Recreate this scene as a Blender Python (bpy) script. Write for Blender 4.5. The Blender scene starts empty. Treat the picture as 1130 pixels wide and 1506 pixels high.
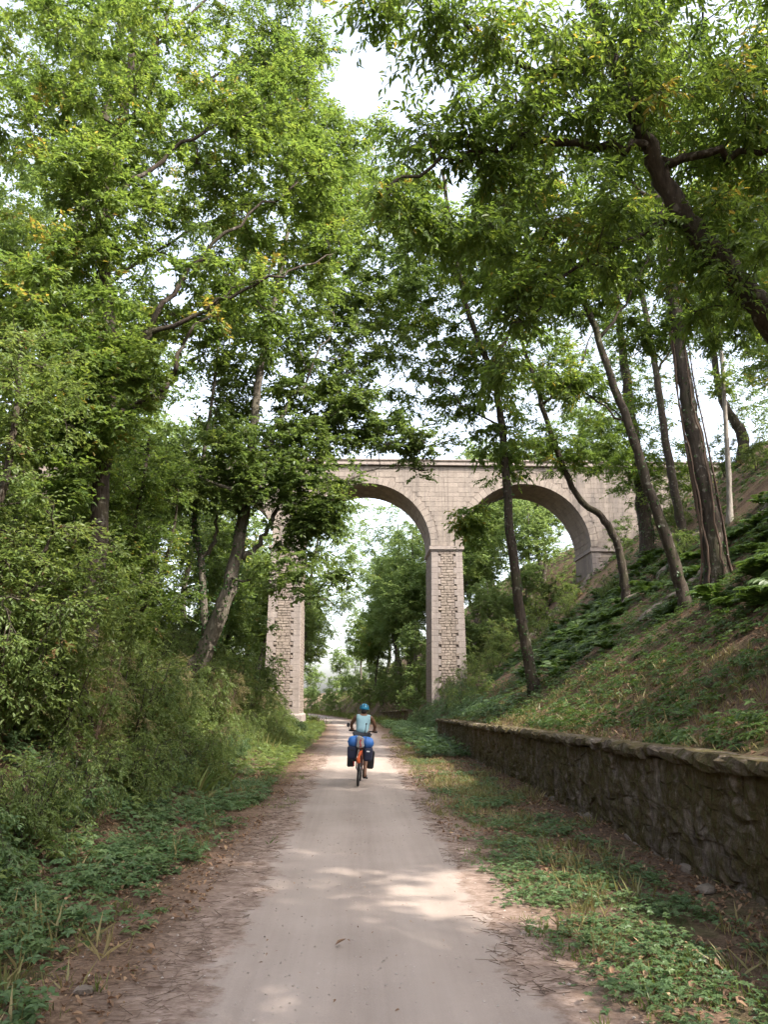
import bpy, bmesh, math
import numpy as np
from mathutils import Vector, Matrix, Euler

sc = bpy.context.scene
COL = sc.collection
rad = math.radians

# ------------------------------------------------------------------ camera
FPX, VPX, VPY, CAMZ = 1138.0, 525.0, 1030.0, 1.7
PITCH = math.atan((VPY - 753.0) / FPX)
YAW = math.atan((565.0 - VPX) * math.cos(PITCH) / FPX)
cam_d = bpy.data.cameras.new('camera')
cam = bpy.data.objects.new('camera', cam_d)
COL.objects.link(cam)
cam_d.sensor_fit = 'HORIZONTAL'
cam_d.sensor_width = 36.0
cam_d.lens = 36.0 * FPX / 1130.0
cam_d.clip_end = 3000.0
cam.location = (0, 0, CAMZ)
cam.rotation_euler = (math.pi / 2 + PITCH, 0, -YAW)
sc.camera = cam
CAM_R = np.array(Euler((math.pi / 2 + PITCH, 0, -YAW)).to_matrix())


def W(px, py, Y):
    """world point at depth Y (metres along the path) seen in that direction"""
    d = CAM_R @ np.array([(px - 565.0) / FPX, (753.0 - py) / FPX, -1.0])
    return np.array([0, 0, CAMZ]) + d * (Y / d[1])


# ------------------------------------------------------------------ light
SUN = Vector((0.60, -0.42, 0.70)).normalized()
world = bpy.data.worlds.new('World')
sc.world = world
world.use_nodes = True
wn = world.node_tree
wn.nodes.clear()
sky = wn.nodes.new('ShaderNodeTexSky')
sky.sky_type = 'NISHITA'
sky.sun_disc = False
sky.sun_elevation = math.asin(SUN.z)
sky.sun_rotation = math.atan2(SUN.x, SUN.y)
sky.air_density = 1.0
sky.dust_density = 4.0
sky.ozone_density = 1.0
bg = wn.nodes.new('ShaderNodeBackground')
bg.inputs['Strength'].default_value = 0.15
wo = wn.nodes.new('ShaderNodeOutputWorld')
veil = wn.nodes.new('ShaderNodeHueSaturation')      # thin high cloud: a paler sky all round
veil.inputs['Saturation'].default_value = 0.5
wn.links.new(sky.outputs[0], veil.inputs['Color'])
wn.links.new(veil.outputs[0], bg.inputs[0])
wn.links.new(bg.outputs[0], wo.inputs[0])

sun_d = bpy.data.lights.new('sun', 'SUN')
sun_d.energy = 2.2
sun_d.angle = rad(0.6)
sun_d.color = (1.0, 0.94, 0.84)
sun = bpy.data.objects.new('sun', sun_d)
COL.objects.link(sun)
sun.rotation_euler = (-SUN).to_track_quat('-Z', 'Y').to_euler()
sun.location = (20, -15, 40)

sc.view_settings.view_transform = 'Standard'
sc.view_settings.look = 'None'
sc.view_settings.exposure = 2.25
sc.view_settings.gamma = 1.0
sc.view_settings.use_curve_mapping = False
sc.render.engine = 'CYCLES'
sc.cycles.use_denoising = True
sc.cycles.max_bounces = 6
sc.cycles.diffuse_bounces = 3
sc.cycles.transmission_bounces = 4
sc.cycles.glossy_bounces = 2
sc.cycles.caustics_reflective = False
sc.cycles.caustics_refractive = False

# ------------------------------------------------------------------ helpers


def norm(a):
    return a / np.maximum(np.linalg.norm(a, axis=-1, keepdims=True), 1e-9)


class MB:
    """collects vertices and faces for ONE mesh"""

    def __init__(self):
        self.v, self.f, self.t, self.n = [], [], [], 0

    def add(self, v, faces, tint=0.5):
        v = np.asarray(v, float).reshape(-1, 3)
        if isinstance(faces, np.ndarray):
            faces = [faces]
        for f in faces:
            f = np.asarray(f, int)
            if f.ndim == 1:
                f = f[None]
            self.f.append(f + self.n)
        self.v.append(v)
        self.t.append(np.broadcast_to(np.asarray(tint, float), (len(v),)))
        self.n += len(v)

    def mesh(self, name, mat, smooth=False):
        me = bpy.data.meshes.new(name)
        v = np.concatenate(self.v).astype(np.float32)
        loops = np.concatenate([f.ravel() for f in self.f]).astype(np.int32)
        tot = np.concatenate([np.full(len(f), f.shape[1]) for f in self.f])
        start = np.concatenate([[0], np.cumsum(tot)[:-1]]).astype(np.int32)
        me.vertices.add(len(v))
        me.vertices.foreach_set('co', v.ravel())
        me.loops.add(len(loops))
        me.loops.foreach_set('vertex_index', loops)
        me.polygons.add(len(start))
        me.polygons.foreach_set('loop_start', start)
        me.polygons.foreach_set('use_smooth', np.full(len(start), bool(smooth)))
        at = me.attributes.new('tint', 'FLOAT', 'POINT')
        at.data.foreach_set('value', np.concatenate(self.t).astype(np.float32))
        me.update(calc_edges=True)
        if mat:
            me.materials.append(mat)
        return me

    def obj(self, name, mat, parent=None, smooth=False):
        return link(name, self.mesh(name, mat, smooth), parent)


def link(name, me, parent=None):
    o = bpy.data.objects.new(name, me)
    COL.objects.link(o)
    if parent is not None:
        o.parent = parent
    return o


def tag(o, label=None, cat=None, group=None, kind=None):
    if label:
        o['label'] = label
    if cat:
        o['category'] = cat
    if group:
        o['group'] = group
    if kind:
        o['kind'] = kind
    return o


def thing(name, label, cat, loc=(0, 0, 0), group=None):
    o = link(name, None)
    o.empty_display_size = 0.3
    o.location = tuple(float(c) for c in loc)
    return tag(o, label, cat, group)


def copy_tree(o, parent=None):
    c = o.copy()
    COL.objects.link(c)
    c.parent = parent
    for ch in list(o.children):
        copy_tree(ch, c)
    return c


# value noise
_rng = np.random.default_rng(7)
_TAB = _rng.random((256, 256))


def vnoise(x, y, s=1.0, o=0):
    x = np.asarray(x, float) / s + 31.7 * o + 100
    y = np.asarray(y, float) / s + 17.3 * o + 100
    xi, yi = np.floor(x).astype(int), np.floor(y).astype(int)
    u, w = x - xi, y - yi
    u, w = u * u * (3 - 2 * u), w * w * (3 - 2 * w)
    a, b = _TAB[xi & 255, yi & 255], _TAB[(xi + 1) & 255, yi & 255]
    c, d = _TAB[xi & 255, (yi + 1) & 255], _TAB[(xi + 1) & 255, (yi + 1) & 255]
    return (a * (1 - u) + b * u) * (1 - w) + (c * (1 - u) + d * u) * w - 0.5


def sstep(a, b, x):
    t = np.clip((np.asarray(x, float) - a) / (b - a), 0, 1)
    return t * t * (3 - 2 * t)


def catmull(pts, per=6):
    p = np.asarray(pts, float)
    p = np.vstack([2 * p[0] - p[1], p, 2 * p[-1] - p[-2]])
    out = []
    for i in range(1, len(p) - 2):
        for t in np.linspace(0, 1, per, endpoint=False):
            a, b, c, d = p[i - 1], p[i], p[i + 1], p[i + 2]
            out.append(0.5 * (2 * b + (c - a) * t + (2 * a - 5 * b + 4 * c - d) * t * t + (3 * b - a - 3 * c + d) * t ** 3))
    out.append(p[-2])
    return np.array(out)


def tube(mb, pts, radii, sides=6, wob=0.0, rng=None, tint=0.5):
    pts = np.asarray(pts, float)
    n = len(pts)
    radii = np.broadcast_to(np.asarray(radii, float), (n,))
    tan = norm(np.gradient(pts, axis=0))
    up = np.array([1.0, 0, 0]) if abs(tan[0][2]) > 0.7 else np.array([0, 0, 1.0])
    ang = np.linspace(0, 2 * np.pi, sides, endpoint=False)
    V = np.zeros((n, sides, 3))
    u = norm(np.cross(tan[0], up))
    for i in range(n):
        u = norm(u - tan[i] * np.dot(u, tan[i]))
        w = np.cross(tan[i], u)
        r = radii[i] * np.ones(sides)
        if wob and rng is not None:
            r = r * (1 + wob * rng.uniform(-1, 1, sides))
        V[i] = pts[i] + (np.cos(ang) * r)[:, None] * u + (np.sin(ang) * r)[:, None] * w
    idx = np.arange(n * sides).reshape(n, sides)
    q = np.stack([idx[:-1], np.roll(idx[:-1], -1, 1), np.roll(idx[1:], -1, 1), idx[1:]], -1).reshape(-1, 4)
    fs = [q]
    if sides > 3:
        fs += [idx[0][::-1][None], idx[-1][None]]
    else:
        fs += [idx[0][::-1][None], idx[-1][None]]
    mb.add(V.reshape(-1, 3), fs, tint)


BOXF = np.array([[0, 3, 2, 1], [4, 5, 6, 7], [0, 1, 5, 4], [1, 2, 6, 5], [2, 3, 7, 6], [3, 0, 4, 7]])


def box(mb, x0, x1, y0, y1, z0, z1, tint=0.5):
    v = [(x0, y0, z0), (x1, y0, z0), (x1, y1, z0), (x0, y1, z0), (x0, y0, z1), (x1, y0, z1), (x1, y1, z1), (x0, y1, z1)]
    mb.add(v, BOXF, tint)


def hexa(mb, v8, tint=0.5):
    mb.add(v8, BOXF, tint)


def block(mb, x0, x1, y0, y1, z0, z1, b=0.02, tint=0.5, jit=0.0, rng=None):
    """a dressed stone whose front (-y) edges are chamfered; back left open against the core"""
    v = np.array([(x0, y1, z0), (x1, y1, z0), (x1, y1, z1), (x0, y1, z1),
                  (x0, y0 + b, z0), (x1, y0 + b, z0), (x1, y0 + b, z1), (x0, y0 + b, z1),
                  (x0 + b, y0, z0 + b), (x1 - b, y0, z0 + b), (x1 - b, y0, z1 - b), (x0 + b, y0, z1 - b)], float)
    if jit and rng is not None:
        v[4:] += rng.uniform(-jit, jit, (8, 3))
    f = np.array([[0, 1, 5, 4], [1, 2, 6, 5], [2, 3, 7, 6], [3, 0, 4, 7],
                  [4, 5, 9, 8], [5, 6, 10, 9], [6, 7, 11, 10], [7, 4, 8, 11], [8, 9, 10, 11], [3, 2, 1, 0]])
    mb.add(v, f, tint)


# ------------------------------------------------------------------ leaves
LEAF = {
    'diamond': (np.array([[0, 0], [0.45, 0.5], [1, 0], [0.45, -0.5]]), [np.array([[0, 3, 2], [0, 2, 1]])]),
    'lance': (np.array([[0, 0], [0.32, 0.5], [0.7, 0.36], [1, 0], [0.7, -0.36], [0.32, -0.5]]),
              [np.array([[0, 5, 4, 3], [0, 3, 2, 1]])]),
    'oak': (np.array([[0, 0], [0.25, 0.22], [0.62, 0.5], [1, 0.12], [1, -0.12], [0.62, -0.5], [0.25, -0.22]]),
            [np.array([[0, 6, 5, 4], [0, 3, 2, 1]]), np.array([[0, 4, 3]])]),
    'blade': (np.array([[0, 0.5], [0, -0.5], [1, 0]]), [np.array([[0, 1, 2]])]),
}


def leaves(mb, pos, d, nor, L, Wd, shape='diamond', fold=0.18, curl=0.12, tint=0.5):
    tpl, faces = LEAF[shape]
    N, k = len(pos), len(tpl)
    d = norm(d)
    side = norm(np.cross(nor, d))
    nn = np.cross(d, side)
    L = np.broadcast_to(L, (N,))[:, None, None]
    Wd = np.broadcast_to(Wd, (N,))[:, None, None]
    a, b = tpl[:, 0][None, :, None], tpl[:, 1][None, :, None]
    V = pos[:, None, :] + d[:, None, :] * (a * L) + side[:, None, :] * (b * Wd) + nn[:, None, :] * (np.abs(b) * Wd * fold * 2 - a * a * L * curl)
    off = (np.arange(N) * k)[:, None, None]
    fs = [(f[None] + off).reshape(-1, f.shape[1]) for f in faces]
    mb.add(V.reshape(-1, 3), fs, np.repeat(np.broadcast_to(tint, (N,)), k))


def rvec(rng, n):
    return norm(rng.normal(size=(n, 3)))


# ------------------------------------------------------------------ materials


class Mat:
    def __init__(self, name):
        self.m = bpy.data.materials.new(name)
        self.m.use_nodes = True
        self.t = self.m.node_tree
        self.t.nodes.clear()
        self.out = self.t.nodes.new('ShaderNodeOutputMaterial')

    def n(self, typ, **kw):
        nd = self.t.nodes.new('ShaderNode' + typ)
        for k, v in kw.items():
            if k.startswith('i_'):
                nd.inputs[k[2:].replace('_', ' ')].default_value = v
            else:
                setattr(nd, k, v)
        return nd

    def l(self, a, b):
        self.t.links.new(a, b)

    def noise(self, scale, detail=4, rough=0.6, vec=None, dist=0.0):
        nd = self.n('TexNoise')
        nd.inputs['Scale'].default_value = scale
        nd.inputs['Detail'].default_value = detail
        nd.inputs['Roughness'].default_value = rough
        nd.inputs['Distortion'].default_value = dist
        if vec is not None:
            self.l(vec, nd.inputs['Vector'])
        return nd.outputs['Fac']

    def ramp(self, fac, stops):
        r = self.n('ValToRGB')
        cr = r.color_ramp
        while len(cr.elements) < len(stops):
            cr.elements.new(0.5)
        for e, (p, c) in zip(cr.elements, stops):
            e.position = p
            e.color = (c[0], c[1], c[2], 1)
        self.l(fac, r.inputs['Fac'])
        return r.outputs['Color']

    def mix(self, fac, a, b, mode='MIX'):
        m = self.n('MixRGB', blend_type=mode)
        for s, v in ((m.inputs[0], fac), (m.inputs[1], a), (m.inputs[2], b)):
            if isinstance(v, (int, float)):
                s.default_value = v
            elif isinstance(v, tuple):
                s.default_value = (v[0], v[1], v[2], 1)
            else:
                self.l(v, s)
        return m.outputs[0]

    def math(self, op, a, b=0.0):
        m = self.n('Math', operation=op)
        for s, v in ((m.inputs[0], a), (m.inputs[1], b)):
            if isinstance(v, (int, float)):
                s.default_value = v
            else:
                self.l(v, s)
        return m.outputs[0]

    def attr(self, name):
        a = self.n('Attribute')
        a.attribute_name = name
        return a.outputs['Fac']

    def pos(self):
        return self.n('NewGeometry').outputs['Position']

    def scaled(self, vec, s):
        m = self.n('Mapping')
        m.inputs['Scale'].default_value = s
        self.l(vec, m.inputs['Vector'])
        return m.outputs[0]

    def principled(self, color, rough=0.8, bump=None, bstr=0.3, bdist=0.02, spec=0.3, metal=0.0):
        p = self.n('BsdfPrincipled')
        if isinstance(color, tuple):
            p.inputs['Base Color'].default_value = (*color, 1)
        else:
            self.l(color, p.inputs['Base Color'])
        if isinstance(rough, (int, float)):
            p.inputs['Roughness'].default_value = rough
        else:
            self.l(rough, p.inputs['Roughness'])
        p.inputs['Specular IOR Level'].default_value = spec
        p.inputs['Metallic'].default_value = metal
        if bump is not None:
            b = self.n('Bump')
            b.inputs['Strength'].default_value = bstr
            b.inputs['Distance'].default_value = bdist
            self.l(bump, b.inputs['Height'])
            self.l(b.outputs[0], p.inputs['Normal'])
        return p.outputs[0]

    def done(self, sh):
        self.l(sh, self.out.inputs['Surface'])
        return self.m


def leaf_mat(name, lo, mid, hi, trans=0.45, rough=0.45, dry=None):
    """lo/mid/hi are hues of single leaves picked by the per-leaf tint"""
    M = Mat(name)
    c = M.ramp(M.attr('tint'), [(0.0, lo), (0.5, mid), (1.0, hi)])
    n = M.noise(2.2, 2, 0.5, M.pos())
    c = M.mix(M.math('MULTIPLY', n, 0.35), c, hi, 'MIX')
    if dry is not None:
        s = M.math('GREATER_THAN', M.attr('tint'), 0.992)
        c = M.mix(s, c, dry)
    p = M.n('BsdfPrincipled')
    M.l(c, p.inputs['Base Color'])
    p.inputs['Roughness'].default_value = rough
    p.inputs['Specular IOR Level'].default_value = 0.35
    tr = M.n('BsdfTranslucent')
    h = M.n('HueSaturation')
    h.inputs['Hue'].default_value = 0.485
    h.inputs['Saturation'].default_value = 1.12
    h.inputs['Value'].default_value = 1.7
    M.l(c, h.inputs['Color'])
    M.l(h.outputs[0], tr.inputs['Color'])
    mx = M.n('MixShader')
    mx.inputs[0].default_value = trans
    M.l(p.outputs[0], mx.inputs[1])
    M.l(tr.outputs[0], mx.inputs[2])
    return M.done(mx.outputs[0])


def bark_mat(name, a, b, moss=(0.05, 0.06, 0.02), mossy=0.35):
    M = Mat(name)
    P = M.pos()
    v = M.scaled(P, (9, 9, 1.6))
    n1 = M.noise(1.6, 6, 0.65, v, 0.4)
    c = M.ramp(n1, [(0.3, a), (0.7, b)])
    n2 = M.noise(1.3, 4, 0.6, P)
    c = M.mix(M.ramp(n2, [(0.5, (0, 0, 0)), (0.68, (mossy,) * 3)]), c, moss)
    n3 = M.noise(7, 3, 0.5, P)
    c = M.mix(M.ramp(n3, [(0.6, (0, 0, 0)), (0.7, (0.35,) * 3)]), c, (0.30, 0.28, 0.24))
    return M.done(M.principled(c, 0.9, n1, 0.9, 0.03, 0.2))


def plain(name, col, rough=0.6, var=0.12, scale=30, metal=0.0, bstr=0.1, spec=0.4):
    M = Mat(name)
    P = M.n('TexCoord').outputs['Object']
    n = M.noise(scale, 4, 0.6, P)
    c = M.mix(M.math('MULTIPLY', n, var * 2), col, tuple(x * 0.45 for x in col))
    return M.done(M.principled(c, rough, n, bstr, 0.005, spec, metal))


# foliage colours
OAK = leaf_mat('oak_leaf', (0.065, 0.115, 0.030), (0.098, 0.152, 0.038), (0.155, 0.198, 0.046), 0.52, dry=(0.28, 0.23, 0.06))
OAKD = leaf_mat('shaded_oak_leaf', (0.06, 0.10, 0.030), (0.085, 0.13, 0.037), (0.12, 0.16, 0.042), 0.52)  # darker copy of the oak leaf, with shade put into its colour
CHEST = leaf_mat('chestnut_leaf', (0.062, 0.11, 0.028), (0.092, 0.145, 0.034), (0.14, 0.185, 0.04), 0.58, dry=(0.30, 0.25, 0.06))
FAR = leaf_mat('far_leaf', (0.10, 0.155, 0.055), (0.14, 0.20, 0.068), (0.185, 0.235, 0.075), 0.52)  # lightened for distance: pale haze put into the leaf colour
SHRUB = leaf_mat('shrub_leaf', (0.08, 0.13, 0.038), (0.12, 0.17, 0.048), (0.17, 0.205, 0.06), 0.48, dry=(0.20, 0.13, 0.06))
HERB = leaf_mat('herb_leaf', (0.055, 0.105, 0.042), (0.08, 0.135, 0.052), (0.12, 0.165, 0.06), 0.40)
FERN = leaf_mat('fern_leaf', (0.035, 0.07, 0.009), (0.055, 0.098, 0.026), (0.085, 0.13, 0.033), 0.38)
IVY = leaf_mat('ivy_leaf', (0.02, 0.055, 0.015), (0.03, 0.075, 0.018), (0.05, 0.10, 0.02), 0.25, 0.35)
GRASS = leaf_mat('grass_blade', (0.07, 0.12, 0.03), (0.11, 0.16, 0.035), (0.22, 0.20, 0.08), 0.40)
DRYG = leaf_mat('dry_grass_blade', (0.10, 0.13, 0.035), (0.20, 0.18, 0.07), (0.32, 0.26, 0.13), 0.35)
DRYL = leaf_mat('dead_leaf', (0.09, 0.045, 0.025), (0.17, 0.09, 0.05), (0.34, 0.23, 0.13), 0.12, 0.7)
TWIG = plain('dead_twig', (0.13, 0.085, 0.06), 0.9, 0.3, 12)
BARK = bark_mat('bark', (0.020, 0.015, 0.011), (0.072, 0.055, 0.042))
BARKG = bark_mat('grey_bark', (0.05, 0.042, 0.034), (0.16, 0.135, 0.11), mossy=0.3)
BARKP = bark_mat('pale_bark', (0.12, 0.10, 0.085), (0.36, 0.32, 0.28), mossy=0.1)


def stone_mat(name, a, b, stain, amount=0.5, bstr=0.5):
    M = Mat(name)
    P = M.pos()
    t = M.math('ADD', M.math('MULTIPLY', M.attr('tint'), 0.5), M.math('MULTIPLY', M.n('ObjectInfo').outputs['Random'], 0.5))
    c = M.ramp(t, [(0.1, a), (0.9, b)])
    n1 = M.noise(5, 8, 0.7, P)
    c = M.mix(M.ramp(n1, [(0.35, (0.35,) * 3), (0.7, (0, 0, 0))]), c, tuple(x * 0.55 for x in a))
    v = M.scaled(P, (0.9, 0.9, 0.22))
    n2 = M.noise(1.1, 6, 0.65, v, 0.5)
    c = M.mix(M.ramp(n2, [(0.5, (0, 0, 0)), (0.72, (amount,) * 3)]), c, stain)
    v4 = M.scaled(P, (2.2, 2.2, 0.09))
    n4 = M.noise(1.0, 6, 0.7, v4, 0.3)
    c = M.mix(M.ramp(n4, [(0.50, (0, 0, 0)), (0.66, (amount * 0.8,) * 3)]), c, tuple(x * 0.55 for x in stain))
    n5 = M.noise(2.4, 7, 0.75, P)
    c = M.mix(M.ramp(n5, [(0.60, (0, 0, 0)), (0.68, (0.3,) * 3)]), c, (0.36, 0.35, 0.30))
    n3 = M.noise(40, 5, 0.7, P)
    return M.done(M.principled(c, 0.92, n3, bstr, 0.02, 0.2))


STONE = stone_mat('viaduct_rubble', (0.215, 0.175, 0.145), (0.32, 0.262, 0.215), (0.20, 0.16, 0.145))
QUOIN = stone_mat('viaduct_dressed_stone', (0.225, 0.187, 0.165), (0.295, 0.248, 0.22), (0.22, 0.19, 0.18), 0.55, 0.3)
MORTAR = stone_mat('viaduct_mortar', (0.12, 0.095, 0.08), (0.15, 0.12, 0.10), (0.08, 0.065, 0.06))
SPAN = stone_mat('viaduct_spandrel_stone', (0.215, 0.178, 0.15), (0.305, 0.255, 0.215), (0.12, 0.105, 0.098), 0.85, 0.4)
SMORT = stone_mat('viaduct_spandrel_joint', (0.20, 0.165, 0.138), (0.25, 0.205, 0.172), (0.12, 0.105, 0.098), 0.85)
ROCK = stone_mat('bank_rock', (0.19, 0.15, 0.125), (0.32, 0.26, 0.22), (0.08, 0.07, 0.04), 0.7, 0.6)

PEBBLE = stone_mat('path_grit', (0.34, 0.285, 0.245), (0.52, 0.46, 0.41), (0.26, 0.21, 0.18), 0.3, 0.2)


def wall_mat():
    M = Mat('mossy_wall_stone')
    P = M.pos()
    t = M.math('ADD', M.math('MULTIPLY', M.attr('tint'), 0.4), M.math('MULTIPLY', M.n('ObjectInfo').outputs['Random'], 0.6))
    c = M.ramp(t, [(0.0, (0.20, 0.155, 0.125)), (0.5, (0.30, 0.235, 0.195)), (1.0, (0.40, 0.33, 0.285))])
    n1 = M.noise(9, 8, 0.7, P)
    c = M.mix(M.ramp(n1, [(0.38, (0.7,) * 3), (0.6, (0, 0, 0))]), c, (0.05, 0.042, 0.035))
    v = M.scaled(P, (1.6, 1.6, 1.0))
    n2 = M.noise(1.9, 9, 0.75, v, 0.6)
    moss = M.ramp(n2, [(0.37, (0, 0, 0)), (0.53, (0.9,) * 3)])
    mc = M.ramp(M.noise(14, 5, 0.7, P), [(0.3, (0.055, 0.037, 0.014)), (0.5, (0.095, 0.07, 0.024)), (0.68, (0.085, 0.10, 0.026))])
    c = M.mix(moss, c, mc)
    v2 = M.scaled(P, (4, 4, 1.5))
    n4 = M.noise(2.0, 5, 0.7, v2, 0.3)
    c = M.mix(M.ramp(n4, [(0.62, (0, 0, 0)), (0.72, (0.55,) * 3)]), c, (0.40, 0.325, 0.275))
    h = M.math('ADD', M.math('ADD', M.noise(26, 8, 0.75, P), M.math('MULTIPLY', moss, 0.35)), M.math('MULTIPLY', M.noise(9, 5, 0.7, P), 0.7))
    return M.done(M.principled(c, 0.95, h, 1.0, 0.06, 0.15))


WALL = wall_mat()


def path_mat():
    M = Mat('dusty_gravel_path')
    P = M.pos()
    u = M.attr('tint')                       # metres from the middle of the path
    big = M.noise(0.7, 5, 0.6, P)
    mid = M.noise(6, 6, 0.7, P)
    fine = M.noise(140, 4, 0.7, P)
    sv = M.scaled(P, (14, 0.35, 1))
    streak = M.noise(1.0, 4, 0.6, sv)
    c = M.ramp(M.math('ADD', M.math('MULTIPLY', big, 0.68), M.math('MULTIPLY', streak, 0.32)),
               [(0.35, (0.25, 0.202, 0.172)), (0.65, (0.335, 0.272, 0.235))])
    c = M.mix(M.ramp(fine, [(0.36, (0.45,) * 3), (0.5, (0, 0, 0))]), c, (0.24, 0.185, 0.155))
    c = M.mix(M.ramp(fine, [(0.62, (0, 0, 0)), (0.72, (0.35,) * 3)]), c, (0.56, 0.50, 0.45))
    g2 = M.noise(38, 5, 0.75, P)
    c = M.mix(M.ramp(g2, [(0.55, (0, 0, 0)), (0.70, (0.4,) * 3)]), c, (0.25, 0.20, 0.17))
    # two worn wheel tracks, paler than the crown between them
    tr = M.math('ABSOLUTE', M.math('SUBTRACT', M.math('ABSOLUTE', M.math('ADD', u, M.math('MULTIPLY', M.math('SUBTRACT', M.noise(0.5, 3, 0.5, P), 0.5), 0.5))), 0.42))
    c = M.mix(M.ramp(tr, [(0.08, (0.3,) * 3), (0.30, (0, 0, 0))]), c, (0.40, 0.33, 0.285))
    au = M.math('ABSOLUTE', u)
    e = M.math('ADD', au, M.math('MULTIPLY', M.math('SUBTRACT', M.noise(1.6, 7, 0.75, P), 0.5), 1.1))
    e1 = M.ramp(e, [(0.88, (0, 0, 0)), (1.12, (1, 1, 1))])
    dirt = M.ramp(mid, [(0.35, (0.145, 0.10, 0.078)), (0.62, (0.30, 0.225, 0.185))])
    dv = M.scaled(P, (10, 26, 1))
    dn = M.noise(1.0, 6, 0.75, dv, 1.5)
    dirt = M.mix(M.ramp(dn, [(0.50, (0, 0, 0)), (0.60, (0.75,) * 3)]), dirt, (0.11, 0.07, 0.052))
    c = M.mix(e1, c, dirt)
    e2 = M.ramp(M.math('MULTIPLY', e, 0.5), [(0.60, (0, 0, 0)), (0.80, (1, 1, 1))])
    soil = M.ramp(M.noise(16, 6, 0.75, P, 1.0), [(0.32, (0.055, 0.035, 0.025)), (0.5, (0.12, 0.075, 0.05)), (0.66, (0.21, 0.145, 0.10))])
    c = M.mix(e2, c, soil)
    h = M.math('ADD', M.math('MULTIPLY', fine, 0.5), mid)
    return M.done(M.principled(c, 0.95, h, 0.35, 0.02, 0.15))


PATH = path_mat()


def ground_mat():
    M = Mat('leaf_litter_ground')
    P = M.pos()
    n1 = M.noise(1.1, 6, 0.65, P)
    n2 = M.noise(16, 6, 0.75, P, 1.0)
    n3 = M.noise(60, 4, 0.7, P)
    c = M.ramp(n2, [(0.32, (0.055, 0.035, 0.025)), (0.5, (0.12, 0.075, 0.05)), (0.66, (0.21, 0.145, 0.10))])
    c = M.mix(M.ramp(n3, [(0.55, (0, 0, 0)), (0.7, (0.6,) * 3)]), c, (0.27, 0.19, 0.13))
    c = M.mix(M.ramp(n1, [(0.5, (0, 0, 0)), (0.66, (0.6,) * 3)]), c, (0.075, 0.095, 0.03))
    h = M.math('ADD', n2, n3)
    return M.done(M.principled(c, 0.95, h, 0.8, 0.04, 0.1))


GROUND = ground_mat()

# ------------------------------------------------------------------ terrain
RX = np.array([3.8, 5, 6, 8, 10, 12, 16, 20, 26, 34, 60, 150, 900])
RZ = np.array([1.1, 1.5, 2.2, 3.6, 4.9, 6.2, 10, 13.6, 18, 20.5, 22, 24, 26])
LX = np.array([2.5, 3.2, 4, 6, 8, 12, 20, 28, 40, 150, 900])
LZ = np.array([0, 0.3, 1.0, 2.4, 3.9, 7, 12.5, 18, 20, 23, 26])
WALL_X, WALL_END = 3.42, 34.0


def pc(y):
    y = np.asarray(y, float)
    return 0.07 - 4.4 * (np.maximum(y - 35, 0) / 53) ** 2


def wall_top(y):
    return 1.26 - 0.009 * np.asarray(y, float)


def H(x, y):
    x, y = np.broadcast_arrays(np.asarray(x, float), np.asarray(y, float))
    yc = np.minimum(y, 200)
    cx = pc(yc)
    # left bank
    shift = 1.0 * sstep(12, 6, y) + 1.7 * sstep(40, 50, y) - cx * (y > 35)
    L = np.interp(-x - shift, LX, LZ, left=0)
    L = L * (1 - 0.82 * sstep(70, 125, y))
    # right bank
    toe = np.where(y > 35, cx * 0.85 * sstep(58, 80, y), 0)
    xr = x - toe
    R_after = np.interp(xr, np.r_[3.9, RX[1:]], np.r_[0, RZ[1:] - 0.15 * np.exp(-(RX[1:] - 5))], left=0)
    prof = np.interp(xr, RX, RZ)
    R_wall = np.where(x > 3.55, np.interp(x, [3.55, 3.75], [0.0, 1.0]) * (prof + (wall_top(y) - 1.1) * np.exp(-np.maximum(x - 3.8, 0) / 2.0) - 0.06), 0)
    w = sstep(34.0, 33.2, y)
    R = R_after * (1 - w) + R_wall * w
    R = R * (1 - 0.78 * sstep(95, 165, y))
    base = L + R
    off = np.maximum(np.abs(x - cx) - 1.7, 0)
    k = np.minimum(off / 1.5, 1)
    nz = 0.10 * vnoise(x, y, 0.9) + 0.22 * vnoise(x, y, 2.7, 1) * np.minimum(base, 1)
    far = np.minimum(off / 60, 1)
    nz = nz * k + 3.0 * far * vnoise(x, y, 45, 2)
    # keep the strip behind the wall coping calm
    calm = 1 - w * sstep(4.6, 3.8, x) * (x > 3.5)
    return base + nz * calm


def dense(a, b, s):
    return np.arange(a, b, s)


gx = np.unique(np.round(np.r_[-400, -240, -150, -100, -70, -55, -45, -38, -32, -28, dense(-26, -14, 1.0), dense(-14, 3.2, 0.25),
                              3.3, 3.5, 3.56, 3.76, 3.9, dense(4.1, 14, 0.25), dense(14, 30, 1.0), 32, 36, 42, 50, 65, 90, 140, 230, 400], 3))
gy = np.unique(np.round(np.r_[-120, -80, -50, -30, -20, dense(-14, 33, 0.4), dense(33, 35, 0.2), dense(35, 62, 0.5), dense(62, 140, 1.5), 145, 152, 160, 170, 185,
                              200, 230, 270, 330, 420, 560, 700], 3))
X, Y = np.meshgrid(gx, gy)
Z = H(X, Y)
mb = MB()
idx = np.arange(X.size).reshape(X.shape)
mb.add(np.stack([X, Y, Z], -1).reshape(-1, 3), np.stack([idx[:-1, :-1], idx[:-1, 1:], idx[1:, 1:], idx[1:, :-1]], -1).reshape(-1, 4))
ground = tag(mb.obj('ground', GROUND, smooth=True), 'leaf-strewn earth of the cutting and its wooded banks', 'ground', kind='structure')

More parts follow.
